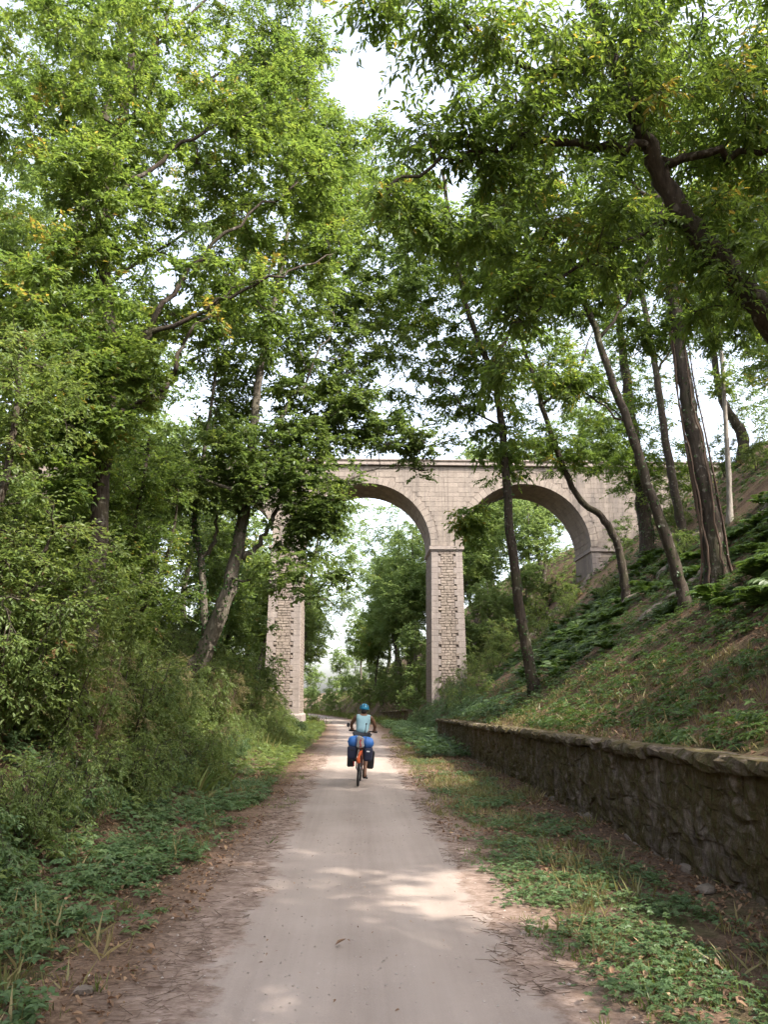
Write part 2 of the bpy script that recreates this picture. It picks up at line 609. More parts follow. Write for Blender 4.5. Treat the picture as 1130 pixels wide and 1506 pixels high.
# the path: one sheet a few mm above the ground
py_ = np.r_[dense(-12, 60, 0.25), dense(60, 131, 0.8)]
pu = np.linspace(-1.75, 1.75, 29)
U, Yp = np.meshgrid(pu, py_)
edge = 1 + 0.22 * vnoise(np.sign(U) * 40, Yp, 0.8, 3) + 0.25 * vnoise(np.sign(U) * 40, Yp, 2.6, 5)
edge = 1 + (edge - 1) * (np.abs(U) / 1.75)
Xp = pc(Yp) + U * edge
Zp = H(Xp, Yp) + 0.014 + 0.010 * vnoise(Xp, Yp, 0.5, 6) + 0.016 * vnoise(Xp, Yp / 6, 0.35, 8)
Zp[:, 0] -= 0.012
Zp[:, -1] -= 0.012
idx = np.arange(U.size).reshape(U.shape)
mb = MB()
mb.add(np.stack([Xp, Yp, Zp], -1).reshape(-1, 3), np.stack([idx[:-1, :-1], idx[:-1, 1:], idx[1:, 1:], idx[1:, :-1]], -1).reshape(-1, 4), (U * edge).ravel())
path = tag(mb.obj('path', PATH, smooth=True), 'pale dusty gravel greenway running under the stone viaduct', 'path', kind='structure')

# ------------------------------------------------------------------ viaduct
rng = np.random.default_rng(11)
VY0, VY1 = 54.0, 58.2                      # front and back face
SPR, CORN, PARA = 12.4, 18.35, 18.82
ARCHES = [(-10.6, 4.6), (0.6, 4.6), (12.09, 4.65)]        # centre x, radius
PIERS = [(-5.09, 1.08), (6.315, 1.105)]                    # centre x, half width at the springing
RING = 0.52
viaduct = thing('viaduct', 'tall pale stone viaduct of round arches on slender piers crossing over the path', 'viaduct', (6.3, 54, 0))
VOFF = Vector((6.3, 54, 0))


def vpart(name, me_or_mb, mat=None, parent=None, smooth=False):
    o = me_or_mb.obj(name, mat, None, smooth) if isinstance(me_or_mb, MB) else link(name, me_or_mb)
    o.parent = parent or viaduct
    if parent is None:
        o.matrix_parent_inverse = Matrix.Translation(-VOFF)
    return o


def intrados(x):
    for cx, r in ARCHES:
        if abs(x - cx) < r:
            return SPR + math.sqrt(r * r - (x - cx) ** 2)
    return None


# solid core of spandrels and abutments (a strip of columns)
xs = [-34.0, -22.0]
for cx, r in ARCHES:
    xs += [cx - r - 1e-3] + [cx - r * math.cos(a) for a in np.linspace(0.0, math.pi, 41)] + [cx + r + 1e-3]
xs += [20.0, 24.0, 32.0]
xs = sorted(xs)
mb = MB()
top = CORN - 0.05
for a, b in zip(xs[:-1], xs[1:]):
    if b - a < 1e-6:
        continue
    m = (a + b) / 2
    if intrados(m) is not None:
        za, zb = intrados(a) or SPR, intrados(b) or SPR
    else:
        za = zb = -2.0 if (m < -15 or m > 16.5) else SPR - 0.05
    y0, y1 = VY0 + 0.045, VY1
    hexa(mb, [(a, y0, za), (b, y0, zb), (b, y1, zb), (a, y1, za), (a, y0, top), (b, y0, top), (b, y1, top), (a, y1, top)])
core = vpart('spandrel_wall', mb, SMORT)
core.data.materials[0] = SMORT

# coursed stones of the spandrels: too small to pick apart, one mesh
mb = MB()
z = 3.0
while z < CORN - 0.1:
    h = rng.uniform(0.30, 0.42)
    z1 = min(z + h, CORN - 0.06)
    if z < SPR < z1:
        z1 = SPR
    spans = []
    if z < SPR - 0.01:
        spans = [(-30, ARCHES[0][0] - ARCHES[0][1] - 0.35), (ARCHES[2][0] + ARCHES[2][1] + 0.40, 30)]
    else:
        edges = [-32]
        for cx, r in ARCHES:
            R = r + RING
            zz = z - SPR
            if zz < R:
                hw = math.sqrt(max(R * R - zz * zz, 0)) + 0.02
                edges += [cx - hw, cx + hw]
        edges += [30]
        spans = [(edges[i], edges[i + 1]) for i in range(0, len(edges), 2)]
    for s0, s1 in spans:
        x = s0
        while x < s1 - 0.05:
            w = rng.uniform(0.45, 0.95)
            x1 = x + w if s1 - (x + w) > 0.3 else s1
            pr = rng.uniform(0.0, 0.018)
            block(mb, x + 0.005, x1 - 0.005, VY0 + 0.026 - pr * 0.5, VY0 + 0.06, z + 0.005, z1 - 0.005, 0.005, rng.uniform(0, 1), 0.002, rng)
            x = x1
    z = z1
tag(vpart('spandrel_masonry', mb, SPAN), kind='stuff')

# voussoirs of the three arch rings, each a stone
for cx, r in ARCHES:
    nv = 33
    vmb = MB()
    a = math.pi / nv / 2 - 0.0022
    pts = []
    for yy in (VY0 - 0.03, VY0 + 0.7):
        for (rr, s) in ((r - 0.012, -1), (r - 0.012, 1), (r + RING, 1), (r + RING, -1)):
            pts.append((rr * math.sin(a * s), yy, rr * math.cos(a * s)))
    v = np.array(pts)
    vmb.add(v, np.array([[0, 1, 2, 3], [7, 6, 5, 4], [0, 4, 5, 1], [1, 5, 6, 2], [2, 6, 7, 3], [3, 7, 4, 0]]))
    vme = vmb.mesh('voussoir', SPAN)
    for k in range(nv):
        o = vpart('voussoir', vme)
        o.location = (cx, rng.uniform(-0.012, 0.012), SPR)
        o.rotation_euler = (0, -math.pi / 2 + (k + 0.5) * math.pi / nv, 0)
    # barrel stones behind the ring
    mb = MB()
    y = VY0 + 0.71
    ny = 6
    ys = np.linspace(y, VY1 - 0.01, ny + 1)
    for k in range(nv):
        t0, t1 = k * math.pi / nv + 0.003, (k + 1) * math.pi / nv - 0.003
        sh = (k % 2) * 0.3
        for j in range(ny):
            ya, yb = ys[j] + (sh if j else 0) + 0.006, min(ys[j + 1] + sh, VY1) - 0.006
            ri, ro = r - 0.012 - rng.uniform(0, 0.02), r + 0.05
            P = lambda rr, t, yy: (cx - rr * math.cos(t), yy, SPR + rr * math.sin(t))
            hexa(mb, [P(ro, t0, ya), P(ro, t1, ya), P(ro, t1, yb), P(ro, t0, yb), P(ri, t0, ya), P(ri, t1, ya), P(ri, t1, yb), P(ri, t0, yb)], rng.uniform(0, 1))
    tag(vpart('barrel_masonry', mb, STONE), kind='stuff')

# piers: mortar core, quoins at the corners, rubble courses between them, plinth and impost
BAT = 0.012
qh = 0.40


def quoin_mesh(w, d):
    m = MB()
    block(m, -w / 2, w / 2, 0, d, 0.004, qh - 0.004, 0.012)
    return m.mesh('quoin', QUOIN)


Q = {True: quoin_mesh(0.66, 0.42), False: quoin_mesh(0.48, 0.66)}
for cx, hw in PIERS:
    z0, zt = 0.85, SPR - 0.36
    hb = hw + BAT * (zt - z0)
    yb0 = VY0 + 0.05 - 0.0
    m = MB()
    e = 0.06

    def pl(zz, inset=0.0):
        k = BAT * (zt - zz)
        return cx - hw - k + inset, cx + hw + k - inset, VY0 - k + inset, VY1 + k - inset
    a, b = pl(z0 - 0.6, e), pl(zt, e)
    hexa(m, [(a[0], a[2], z0 - 0.6), (a[1], a[2], z0 - 0.6), (a[1], a[3], z0 - 0.6), (a[0], a[3], z0 - 0.6),
             (b[0], b[2], zt), (b[1], b[2], zt), (b[1], b[3], zt), (b[0], b[3], zt)])
    pier = vpart('pier', m, MORTAR)
    # quoins
    z, k = z0, 0
    while z < zt - 0.1:
        xl, xr, yf, yb = pl(z + qh)
        for s in (-1, 1):
            wide = (k % 2 == 0)
            o = link('quoin', Q[wide])
            o.parent = pier
            w = 0.66 if wide else 0.48
            o.location = ((xl + w / 2) if s < 0 else (xr - w / 2), yf - rng.uniform(0, 0.012), z)
            if z + qh > zt:
                o.scale.z = (zt - z) / qh
        z += qh
        k += 1
    # rubble field on the front, courses on both flanks
    m = MB()
    z, k = z0, 0
    while z < zt - 0.05:
        h = rng.uniform(0.15, 0.235)
        z1 = min(z + h, zt)
        xl, xr, yf, yb = pl(z1)
        kq = int((z - z0) / qh)
        ins = 0.665 if ((int((z1 - 0.03 - z0) / qh) % 2 == 0) or kq % 2 == 0) else 0.485
        x = xl + ins
        while x < xr - ins - 0.03:
            w = rng.uniform(0.22, 0.5)
            x1 = x + w if (xr - ins) - (x + w) > 0.16 else xr - ins
            block(m, x + 0.012, x1 - 0.012, yf - rng.uniform(-0.015, 0.02), yf + 0.08, z + 0.010, z1 - 0.010, 0.02, rng.uniform(0, 1), 0.010, rng)
            x = x1
        for side in (-1, 1):
            xx = xl if side < 0 else xr
            y = yf + 0.44 if side else yf
            y = yf + (0.43 if kq % 2 == 0 else 0.67)
            while y < yb - 0.05:
                w = rng.uniform(0.28, 0.6)
                y1 = y + w if yb - (y + w) > 0.2 else yb
                p = rng.uniform(-0.01, 0.012)
                if side < 0:
                    box(m, xx - p, xx + 0.08, y + 0.012, y1 - 0.012, z + 0.012, z1 - 0.012, rng.uniform(0, 1))
                else:
                    box(m, xx - 0.08, xx + p, y + 0.012, y1 - 0.012, z + 0.012, z1 - 0.012, rng.uniform(0, 1))
                y = y1
        z = z1
    o = m.obj('rubble_masonry', STONE, None)
    o.parent = pier
    tag(o, kind='stuff')
    # plinth of two steps
    xl, xr, yf, yb = pl(z0)
    m = MB()
    box(m, xl - 0.16, xr + 0.16, yf - 0.16, yb + 0.16, -1.0, 0.72)
    hexa(m, [(xl - 0.16, yf - 0.16, 0.722), (xr + 0.16, yf - 0.16, 0.722), (xr + 0.16, yb + 0.16, 0.722), (xl - 0.16, yb + 0.16, 0.722),
             (xl - 0.01, yf - 0.01, z0 + 0.002), (xr + 0.01, yf - 0.01, z0 + 0.002), (xr + 0.01, yb + 0.01, z0 + 0.002), (xl - 0.01, yb + 0.01, z0 + 0.002)])
    vpart('plinth', m, QUOIN)
    m = MB()
    box(m, cx - hw - 0.05, cx + hw + 0.05, VY0 - 0.05, VY1 + 0.05, zt + 0.002, zt + 0.10)
    box(m, cx - hw - 0.13, cx + hw + 0.13, VY0 - 0.13, VY1 + 0.13, zt + 0.10, SPR - 0.03)
    vpart('impost', m, QUOIN)
# abutment imposts
for x0, x1 in ((16.74 - 0.1, 19.5), (-21, -15.2 + 0.1)):
    m = MB()
    box(m, x0, x1, VY0 - 0.12, VY1 + 0.1, SPR - 0.34, SPR - 0.06)
    vpart('impost', m, QUOIN)
# abutment quoins under the right arch
k = 0
z = 6.0
while z < SPR - 0.4:
    w = 0.66 if k % 2 == 0 else 0.48
    o = vpart('quoin', Q[k % 2 == 0])
    o.location = (16.74 + w / 2 - 0.01, VY0 - 0.03, z)
    z += qh
    k += 1

# cornice and parapet stones
m = MB()
block(m, -0.595, 0.595, -0.20, 0.6, 0.0, 0.17, 0.02)
cme = m.mesh('cornice_stone', QUOIN)
m = MB()
block(m, -0.745, 0.745, -0.06, 0.30, 0.172, 0.36, 0.015)
pme = m.mesh('parapet_stone', SPAN)
m = MB()
block(m, -0.895, 0.895, -0.15, 0.34, 0.362, 0.47, 0.02)
kme = m.mesh('coping_stone', QUOIN)
for me, w in ((cme, 1.2), (pme, 1.5), (kme, 1.8)):
    x = -24.0
    while x < 29:
        o = vpart(me.name, me)
        o.location = (x, VY0 + rng.uniform(-0.008, 0.008), CORN)
        x += w
m = MB()
box(m, -30, 30, VY1 - 0.35, VY1 + 0.1, CORN - 0.04, PARA)
vpart('rear_parapet', m, SPAN)
m = MB()
box(m, -30, 30, VY0 + 0.61, VY1 - 0.36, CORN - 0.04, CORN + 0.12)
vpart('deck', m, GROUND)

# ------------------------------------------------------------------ retaining walls
def rock_mesh(seed, mat=None, name='stone'):
    rg = np.random.default_rng(seed)
    bm = bmesh.new()
    bmesh.ops.create_icosphere(bm, subdivisions=2, radius=1.0)
    pl = [(norm(rg.normal(size=3)), rg.uniform(0.55, 0.85)) for _ in range(9)]
    for v in bm.verts:
        p = np.array(v.co)
        for n_, d in pl:
            k = p @ n_ - d
            if k > 0:
                p = p - n_ * k
        v.co = p + rg.normal(0, 0.02, 3)
    me = bpy.data.meshes.new(name)
    bm.to_mesh(me)
    bm.free()
    me.polygons.foreach_set('use_smooth', np.zeros(len(me.polygons), bool))
    me.materials.append(mat or ROCK)
    return me


RK = [rock_mesh(s) for s in (1, 2, 3, 4)]



def rubble_wall(name, label, y0, y1, xf, topf, base, near_parts=300, thick=0.42, seed=3, rows=6, cop=0.13):
    """courses of uneven stones on a mortared core, coping slabs on top; xf(y) is the face"""
    rg = np.random.default_rng(seed)
    root = tag(thing(name, label, 'wall', (float(xf(y0)), y0, 0)), kind='thing')
    off = -Vector((float(xf(y0)), y0, 0))

    def put(o):
        o.parent = root
        o.matrix_parent_inverse = Matrix.Translation(off)
        return o
    ys = np.arange(y0, y1 + 0.01, 0.5)
    core = MB()
    V = []
    for y in ys:
        x = float(xf(y))
        V += [(x + 0.032, y, base), (x + thick, y, base), (x + thick, y, topf(y) - cop), (x + 0.032, y, topf(y) - cop)]
    ii = np.arange(len(V)).reshape(-1, 4)
    q = np.stack([ii[:-1], np.roll(ii[:-1], -1, 1), np.roll(ii[1:], -1, 1), ii[1:]], -1).reshape(-1, 4)
    core.add(V, [q[:, ::-1], ii[0][None], ii[-1][::-1][None]])
    put(core.obj('core', WALL))
    # stones
    st = []
    nb = [lambda y, k=k: (k / rows) + (0.15 * vnoise(y, k * 9.1, 0.38, seed + k) + 0.08 * vnoise(y, k * 5.1, 1.1, seed + 2 * k) if 0 < k < rows else 0) for k in range(rows + 1)]
    for k in range(rows):
        y = y0 - rg.uniform(0, 0.25)
        while y < y1:
            w = rg.uniform(0.14, 0.46)
            st.append((max(y, y0), min(y + w, y1), k, rg.uniform(-0.05, 0.05), rg.uniform(-0.05, 0.05)))
            y += w
    st.sort()
    rest = MB()
    nrest = 0
    for i, (ya, yb, k, s0, s1) in enumerate(st):
        if yb - ya < 0.06:
            continue
        m = MB() if i < near_parts else rest
        n = 4
        g = 0.003
        P = np.zeros((n, n, 3))
        bul = rg.uniform(-0.01, 0.035)
        jl = rg.uniform(-0.04, 0.04) if k > 0 else 0.0
        jh = rg.uniform(-0.04, 0.04) if k < rows - 1 else 0.0
        for a in range(n):
            for b in range(n):
                u, t = a / (n - 1), b / (n - 1)
                sl = s0 * (1 - u) + s1 * u
                yy = ya + g + (yb - ya - 2 * g) * u + sl * (t - 0.5)
                hh = topf(yy) - cop - base - 0.0
                lo, hi = nb[k](yy) + jl, nb[k + 1](yy) + jh
                zz = base + hh * (lo + (hi - lo) * t) + (g if b == 0 else (-g if b == n - 1 else 0))
                rim = (a in (0, n - 1)) + (b in (0, n - 1))
                dx = -bul * (1.0 if rim == 0 else (0.35 if rim == 1 else 0.0)) + (rg.uniform(-0.022, 0.022) if rim == 0 else rg.uniform(-0.016, 0.012))
                P[a, b] = (float(xf(yy)) + dx + 0.02, yy, zz)
        idx = np.arange(n * n).reshape(n, n)
        f = np.stack([idx[:-1, :-1], idx[:-1, 1:], idx[1:, 1:], idx[1:, :-1]], -1).reshape(-1, 4)
        ring = np.r_[idx[:-1, 0], idx[-1, :-1], idx[:0:-1, -1], idx[0, :0:-1]]
        back = P.reshape(-1, 3)[ring].copy()
        back[:, 0] += 0.08
        nr = len(ring)
        bi = np.arange(nr) + n * n
        sides = np.stack([ring, np.roll(ring, -1), np.roll(bi, -1), bi], -1)
        m.add(np.vstack([P.reshape(-1, 3), back]), [f, sides], rg.uniform(0, 1))
        if i < near_parts:
            put(m.obj('stone', WALL))
        else:
            nrest += 1
    if nrest:
        tag(put(rest.obj('stonework', WALL)), kind='stuff')
    # coping slabs
    y = y0
    while y < y1 - 0.1:
        w = rg.uniform(0.42, 0.85)
        yb = min(y + w, y1 + 0.03)
        m = MB()
        n = 4
        ov, th = 0.075 + rg.uniform(-0.02, 0.02), cop + rg.uniform(-0.02, 0.02)
        rings = []
        for a in range(n):
            yy = y + 0.008 + (yb - y - 0.016) * a / (n - 1)
            x = float(xf(yy)) - ov + rg.uniform(-0.02, 0.02)
            tz = topf(yy) + rg.uniform(-0.012, 0.012)
            rings.append([(x + 0.03, yy, tz - th), (x, yy, tz - th * 0.72), (x - 0.004, yy, tz - th * 0.32), (x + 0.045, yy, tz), (x + thick, yy, tz + 0.0), (x + thick, yy, tz - th)])
        V = np.array(rings)
        V[:, :4] += rg.uniform(-0.022, 0.022, V[:, :4].shape) * np.array([1, 0.3, 1])
        k = V.shape[1]
        ii = np.arange(n * k).reshape(n, k)
        q = np.stack([ii[:-1], np.roll(ii[:-1], -1, 1), np.roll(ii[1:], -1, 1), ii[1:]], -1).reshape(-1, 4)
        m.add(V.reshape(-1, 3), [q, ii[0][::-1][None], ii[-1][None]], rg.uniform(0, 1))
        put(m.obj('coping_stone', WALL, smooth=False))
        y = yb
    return root


rubble_wall('retaining_wall', 'long mossy rubble retaining wall with overhanging coping along the foot of the fern bank',
            -2.0, WALL_END, lambda y: WALL_X + 0.05 * vnoise(0, y, 6, 4), lambda y: float(wall_top(y)) + 0.04 * float(vnoise(3, y, 3, 9)), -0.12)
fr = np.random.default_rng(31)
main_wall = [o for o in bpy.data.objects if o.name == 'retaining_wall'][0]
y = 2.0
while y < 30:
    w = fr.uniform(0.25, 0.6)
    o = link('footing_stone', RK[int(y * 7) % 4], main_wall)
    o.matrix_parent_inverse = Matrix.Translation(-main_wall.location)
    o.location = (WALL_X + 0.045, y + w / 2, fr.uniform(-0.04, -0.01))
    o.scale = (fr.uniform(0.06, 0.11), w * 0.66, fr.uniform(0.07, 0.13))
    o.rotation_euler = (fr.uniform(-0.1, 0.1), fr.uniform(-0.2, 0.2), fr.uniform(-0.12, 0.12))
    y += w * fr.uniform(0.9, 1.05)
rubble_wall('retaining_wall', 'low dark stone wall beyond the middle pier curving towards the far bend',
            59.2, 84.0, lambda y: 4.75 + float(pc(y)) * 0.85 - 0.2, lambda y: 1.05 - 0.022 * (y - 59), -0.1, near_parts=0, seed=8, rows=4)

# ------------------------------------------------------------------ trees


class Skeleton:
    """nodes of a tree; every node knows its parent, radii follow from what each node carries"""

    def __init__(self):
        self.p, self.par, self.fix, self.poly = [], [], [], []

    def add_poly(self, pts, r0=None, r1=None, parent=-1):
        ids = []
        n = len(pts)
        for i, q in enumerate(pts):
            self.p.append(np.asarray(q, float))
            self.par.append(parent if i == 0 else ids[-1])
            self.fix.append(None if r0 is None else r0 + (r1 - r0) * (i / max(n - 1, 1)) ** 0.8)
            ids.append(len(self.p) - 1)
        self.poly.append(([parent] if parent >= 0 else []) + ids)
        return ids


def grow(trunks, limbs, clumps, rg, tip_r=0.007, expo=0.44, rise=0.5, seg=0.55):
    sk = Skeleton()
    ntr = 0
    for k, (pts, r0, r1) in enumerate(trunks):
        c = catmull(pts, 6)
        if len(c) > 8:
            amp = 0.25 * (r0 + r1) / 2
            c[3:-1] += rg.normal(size=(len(c) - 4, 3)) * amp * 0.5
        if k == 0:
            sk.add_poly(c, r0, r1)
        else:
            P = np.array(sk.p)
            j = int(np.argmin(np.linalg.norm(P - c[0], axis=1)))
            sk.add_poly(c[1:], r0, r1, j)
    ntr = len(sk.poly)
    for pts, r0, r1 in limbs:
        c = catmull(pts, 5)
        c[1:-1] += rg.normal(size=(len(c) - 2, 3)) * 0.05
        P = np.array(sk.p)
        j = int(np.argmin(np.linalg.norm(P - c[0], axis=1)))
        sk.add_poly(c[1:], r0, r1, j)
    # clumps join the nearest limb, nearest ones first
    P = np.array(sk.p)
    C = np.asarray(clumps, float)
    lo = P[:, 2].min()
    zt = np.percentile(P[:, 2], 25)
    d0 = np.array([np.min(np.linalg.norm(P - c, axis=1)) for c in C])
    D = np.zeros_like(C)
    for i in np.argsort(d0):
        c = C[i]
        P = np.array(sk.p)
        dv = c - P
        dist = np.linalg.norm(dv, axis=1)
        cost = dist + rise * np.maximum(0, P[:, 2] - c[2] + 0.25 * dist) + 1.5 * np.maximum(0, lo + 1.5 - P[:, 2])
        j = int(np.argmin(cost))
        a = P[j]
        L = np.linalg.norm(c - a)
        n = max(2, int(L / seg) + 1)
        pj = sk.par[j]
        t0 = norm(a - P[pj]) if pj >= 0 else np.array([0, 0, 1.0])
        dirn = norm(c - a)
        mid = a + 0.45 * L * norm(0.4 * t0 + dirn + np.array([0, 0, 0.35])) + rg.normal(size=3) * 0.05 * L
        t = np.linspace(0, 1, n + 1)[1:, None]
        pts = (1 - t) ** 2 * a + 2 * t * (1 - t) * mid + t * t * c
        if n > 2:
            pts[:-1] += rg.normal(size=(n - 1, 3)) * 0.035
        sk.add_poly(pts, parent=j)
        D[i] = norm(c - mid)
    N = len(sk.p)
    cnt = np.zeros(N)
    haschild = np.zeros(N, bool)
    for i in range(N):
        if sk.par[i] >= 0:
            haschild[sk.par[i]] = True
    for i in range(N - 1, -1, -1):
        if not haschild[i]:
            cnt[i] += 1
        if sk.par[i] >= 0:
            cnt[sk.par[i]] += cnt[i]
    R = tip_r * cnt ** expo
    for i in range(N):
        if sk.fix[i] is not None:
            R[i] = sk.fix[i]
        elif sk.par[i] >= 0:
            R[i] = min(R[i], R[sk.par[i]] * 0.85)
    return sk, R, ntr, D


def clump_leaves(mbl, mbt, C, S, D, rg, K=8, Lf=12, L=(0.07, 0.11), asp=0.6, shape='diamond', flat=0.45, droop=0.1, twig_r=0.004, tjit=0.25, upn=1.0):
    """sprays of leaves on short twigs round every clump centre"""
    M = len(C)
    az = rg.uniform(0, 2 * np.pi, (M, K))
    d = np.stack([np.cos(az), np.sin(az), rg.normal(0, flat, (M, K))], -1) + D[:, None, :] * 0.7
    d[..., 2] -= droop
    d = norm(d)
    tl = S[:, None] * rg.uniform(0.45, 1.05, (M, K))
    base = C[:, None, :] - D[:, None, :] * (S[:, None, None] * rg.uniform(0, 0.6, (M, K, 1)))
    tip = base + d * tl[..., None]
    tip[..., 2] -= 0.12 * tl
    if mbt is not None and twig_r > 0:
        b, e = base.reshape(-1, 3), tip.reshape(-1, 3)
        dd = norm(e - b)
        u = norm(np.cross(dd, np.array([0.3, 0.2, 0.9])))
        w = np.cross(dd, u)
        n = len(b)
        V = np.zeros((n, 4, 3))
        for q in range(3):
            t = q * 2 * np.pi / 3
            V[:, q] = b + twig_r * (math.cos(t) * u + math.sin(t) * w)
        V[:, 3] = e
        o = (np.arange(n) * 4)[:, None, None]
        f = (np.array([[0, 1, 3], [1, 2, 3], [2, 0, 3]])[None] + o).reshape(-1, 3)
        mbt.add(V.reshape(-1, 3), f)
    t = (np.arange(Lf)[None, None] + rg.uniform(0, 1, (M, K, Lf))) / Lf
    t = 0.12 + 0.93 * t
    pos = base[:, :, None] + (tip - base)[:, :, None] * t[..., None]
    dirs = norm(tip - base)
    sd = norm(np.cross(dirs, np.array([0, 0, 1.0])))
    sgn = np.where(np.arange(Lf) % 2 == 0, 1.0, -1.0)[None, None, :, None]
    ld = dirs[:, :, None] * rg.uniform(0.3, 1.0, (M, K, Lf, 1)) + sgn * sd[:, :, None] * rg.uniform(0.4, 1.0, (M, K, Lf, 1)) + rg.normal(0, 0.28, (M, K, Lf, 3))
    ld[..., 2] -= droop * rg.uniform(0, 2, (M, K, Lf))
    nr = np.array([0, 0, upn]) + rg.normal(0, 0.45, (M, K, Lf, 3))
    n = M * K * Lf
    ln = rg.uniform(L[0], L[1], n)
    tint = np.clip(np.repeat(rg.normal(0.45, 0.2, M), K * Lf) + rg.normal(0, tjit * 0.6, n), 0, 1)
    leaves(mbl, pos.reshape(-1, 3), ld.reshape(-1, 3), norm(nr.reshape(-1, 3)), ln, ln * asp, shape, tint=tint)


def ellipsoid_pts(c, r, n, rg):
    u = rvec(rg, n)
    return np.asarray(c) + u * (rg.random((n, 1)) ** 0.46) * np.asarray(r)


def ivy_on(mbl, pts, r0, r1, n, rg, size=(0.05, 0.09), reach=1.0):
    c = catmull(pts, 8)
    k = rg.random(n) ** 1.3 * (len(c) - 1) * reach
    i = np.minimum(k.astype(int), len(c) - 2)
    f = (k - i)[:, None]
    p = c[i] * (1 - f) + c[i + 1] * f
    a = rg.uniform(0, 2 * np.pi, n)
    o = np.stack([np.cos(a), np.sin(a), np.zeros(n)], -1)
    r = r0 + (r1 - r0) * k / (len(c) - 1)
    patch = vnoise(k * 1.0, a, 1.1, 3) > -0.16
    p = (p + o * (r * rg.uniform(1.0, 1.35, n) + 0.02)[:, None])[patch]
    o = o[patch]
    m = len(p)
    d = norm(np.stack([rg.normal(0, 1, m), rg.normal(0, 1, m), rg.normal(-0.8, 0.6, m)], -1))
    ln = rg.uniform(size[0], size[1], m)
    leaves(mbl, p, d, norm(o + rg.normal(0, 0.3, (m, 3))), ln, ln * 0.85, 'diamond', tint=np.clip(rg.normal(0.45, 0.25, m), 0, 1))


DENS = 1.85


def tree(name, label, trunks, limbs, crown, leafmat, bark, seed, cat='tree', group=None, size=0.55, K=8, Lf=12, L=(0.07, 0.11), asp=0.6,
         shape='diamond', droop=0.1, twig=True, ivy=0, local=False, flat=0.45, ivy_reach=1.0, vines=0):
    """trunks/limbs: (points, r0, r1); crown: list of (centre, radii, clumps)"""
    rg = np.random.default_rng(seed)
    C = np.vstack([ellipsoid_pts(c, r, int(n * DENS), rg) for c, r, n in crown])
    sk, R, ntr, D = grow(trunks, limbs, C, rg)
    base = np.asarray(trunks[0][0][0], float)
    root = thing(name, label, cat, base, group)
    P = np.array(sk.p) - base
    # trunk, limbs, branches
    mt, mbr = MB(), MB()
    for k, ids in enumerate(sk.poly):
        pts = P[ids]
        rr = R[ids].copy()
        if k and len(rr) > 1:
            rr[0] = min(rr[0], rr[1] * 1.15)
        if k == 0:
            rr[0] *= 1.5
            rr[1] *= 1.22
            rr[2] *= 1.08
        if k < ntr:
            tube(mt, pts, rr, 12, 0.09, rg)
        elif k < ntr + len(limbs):
            mlb = MB()
            tube(mlb, pts, rr, 8, 0.08, rg)
            mlb.obj('limb', bark, root, smooth=True)
        else:
            tube(mbr, pts, rr, 7 if rr[0] > 0.05 else (5 if rr[0] > 0.02 else 4), 0.06, rg)
    mt.obj('trunk', bark, root, smooth=True)
    S = size * rg.uniform(0.7, 1.25, len(C))
    ml = MB()
    twig = twig and base[1] < 23 and abs(base[1]) > 1e-3
    clump_leaves(ml, mbr if twig else None, C - base, S, D, rg, K, Lf, L, asp, shape, flat, droop)
    tag(mbr.obj('branches', bark, root, smooth=True), kind='stuff')
    ml.obj('crown', leafmat, root)
    for q in range(vines):
        pts = catmull(np.asarray(trunks[0][0]) - base, 6)[:22]
        rr = np.interp(np.arange(len(pts)), [0, 3, len(catmull(np.asarray(trunks[0][0]), 6))], [trunks[0][1] * 1.45, trunks[0][1] * 1.02, trunks[0][2]])
        an = q * 6.28 / vines + 3.6 + np.cumsum(rg.normal(0.02, 0.13, len(pts)))
        mv = MB()
        tube(mv, pts + np.stack([np.cos(an), np.sin(an), 0 * an], -1) * (rr * 1.08)[:, None], np.linspace(0.035, 0.016, len(pts)), 5)
        mv.obj('vine', TWIG, root, smooth=True)
    if ivy:
        mi = MB()
        for pts, r0, r1 in trunks[:2]:
            ivy_on(mi, np.asarray(pts) - base, r0, r1, ivy, rg, reach=ivy_reach)
        mi.obj('ivy', IVY, root)
    return root


def line(Y, *pts):
    """trunk or limb course given as sight lines at depth Y (a third number overrides the depth)"""
    return [W(p[0], p[1], p[2] if len(p) > 2 else Y) for p in pts]


def blob(px, py, Y, rx, ry, rd, n):
    """crown lobe at a depth Y; rx, ry converted to metres at that depth"""
    k = Y / 1100.0
    return (W(px, py, Y), (rx * k, rd, ry * k), n)


def onground(x, y, sink=0.25):
    return np.array([x, y, float(H(x, y)) - sink])


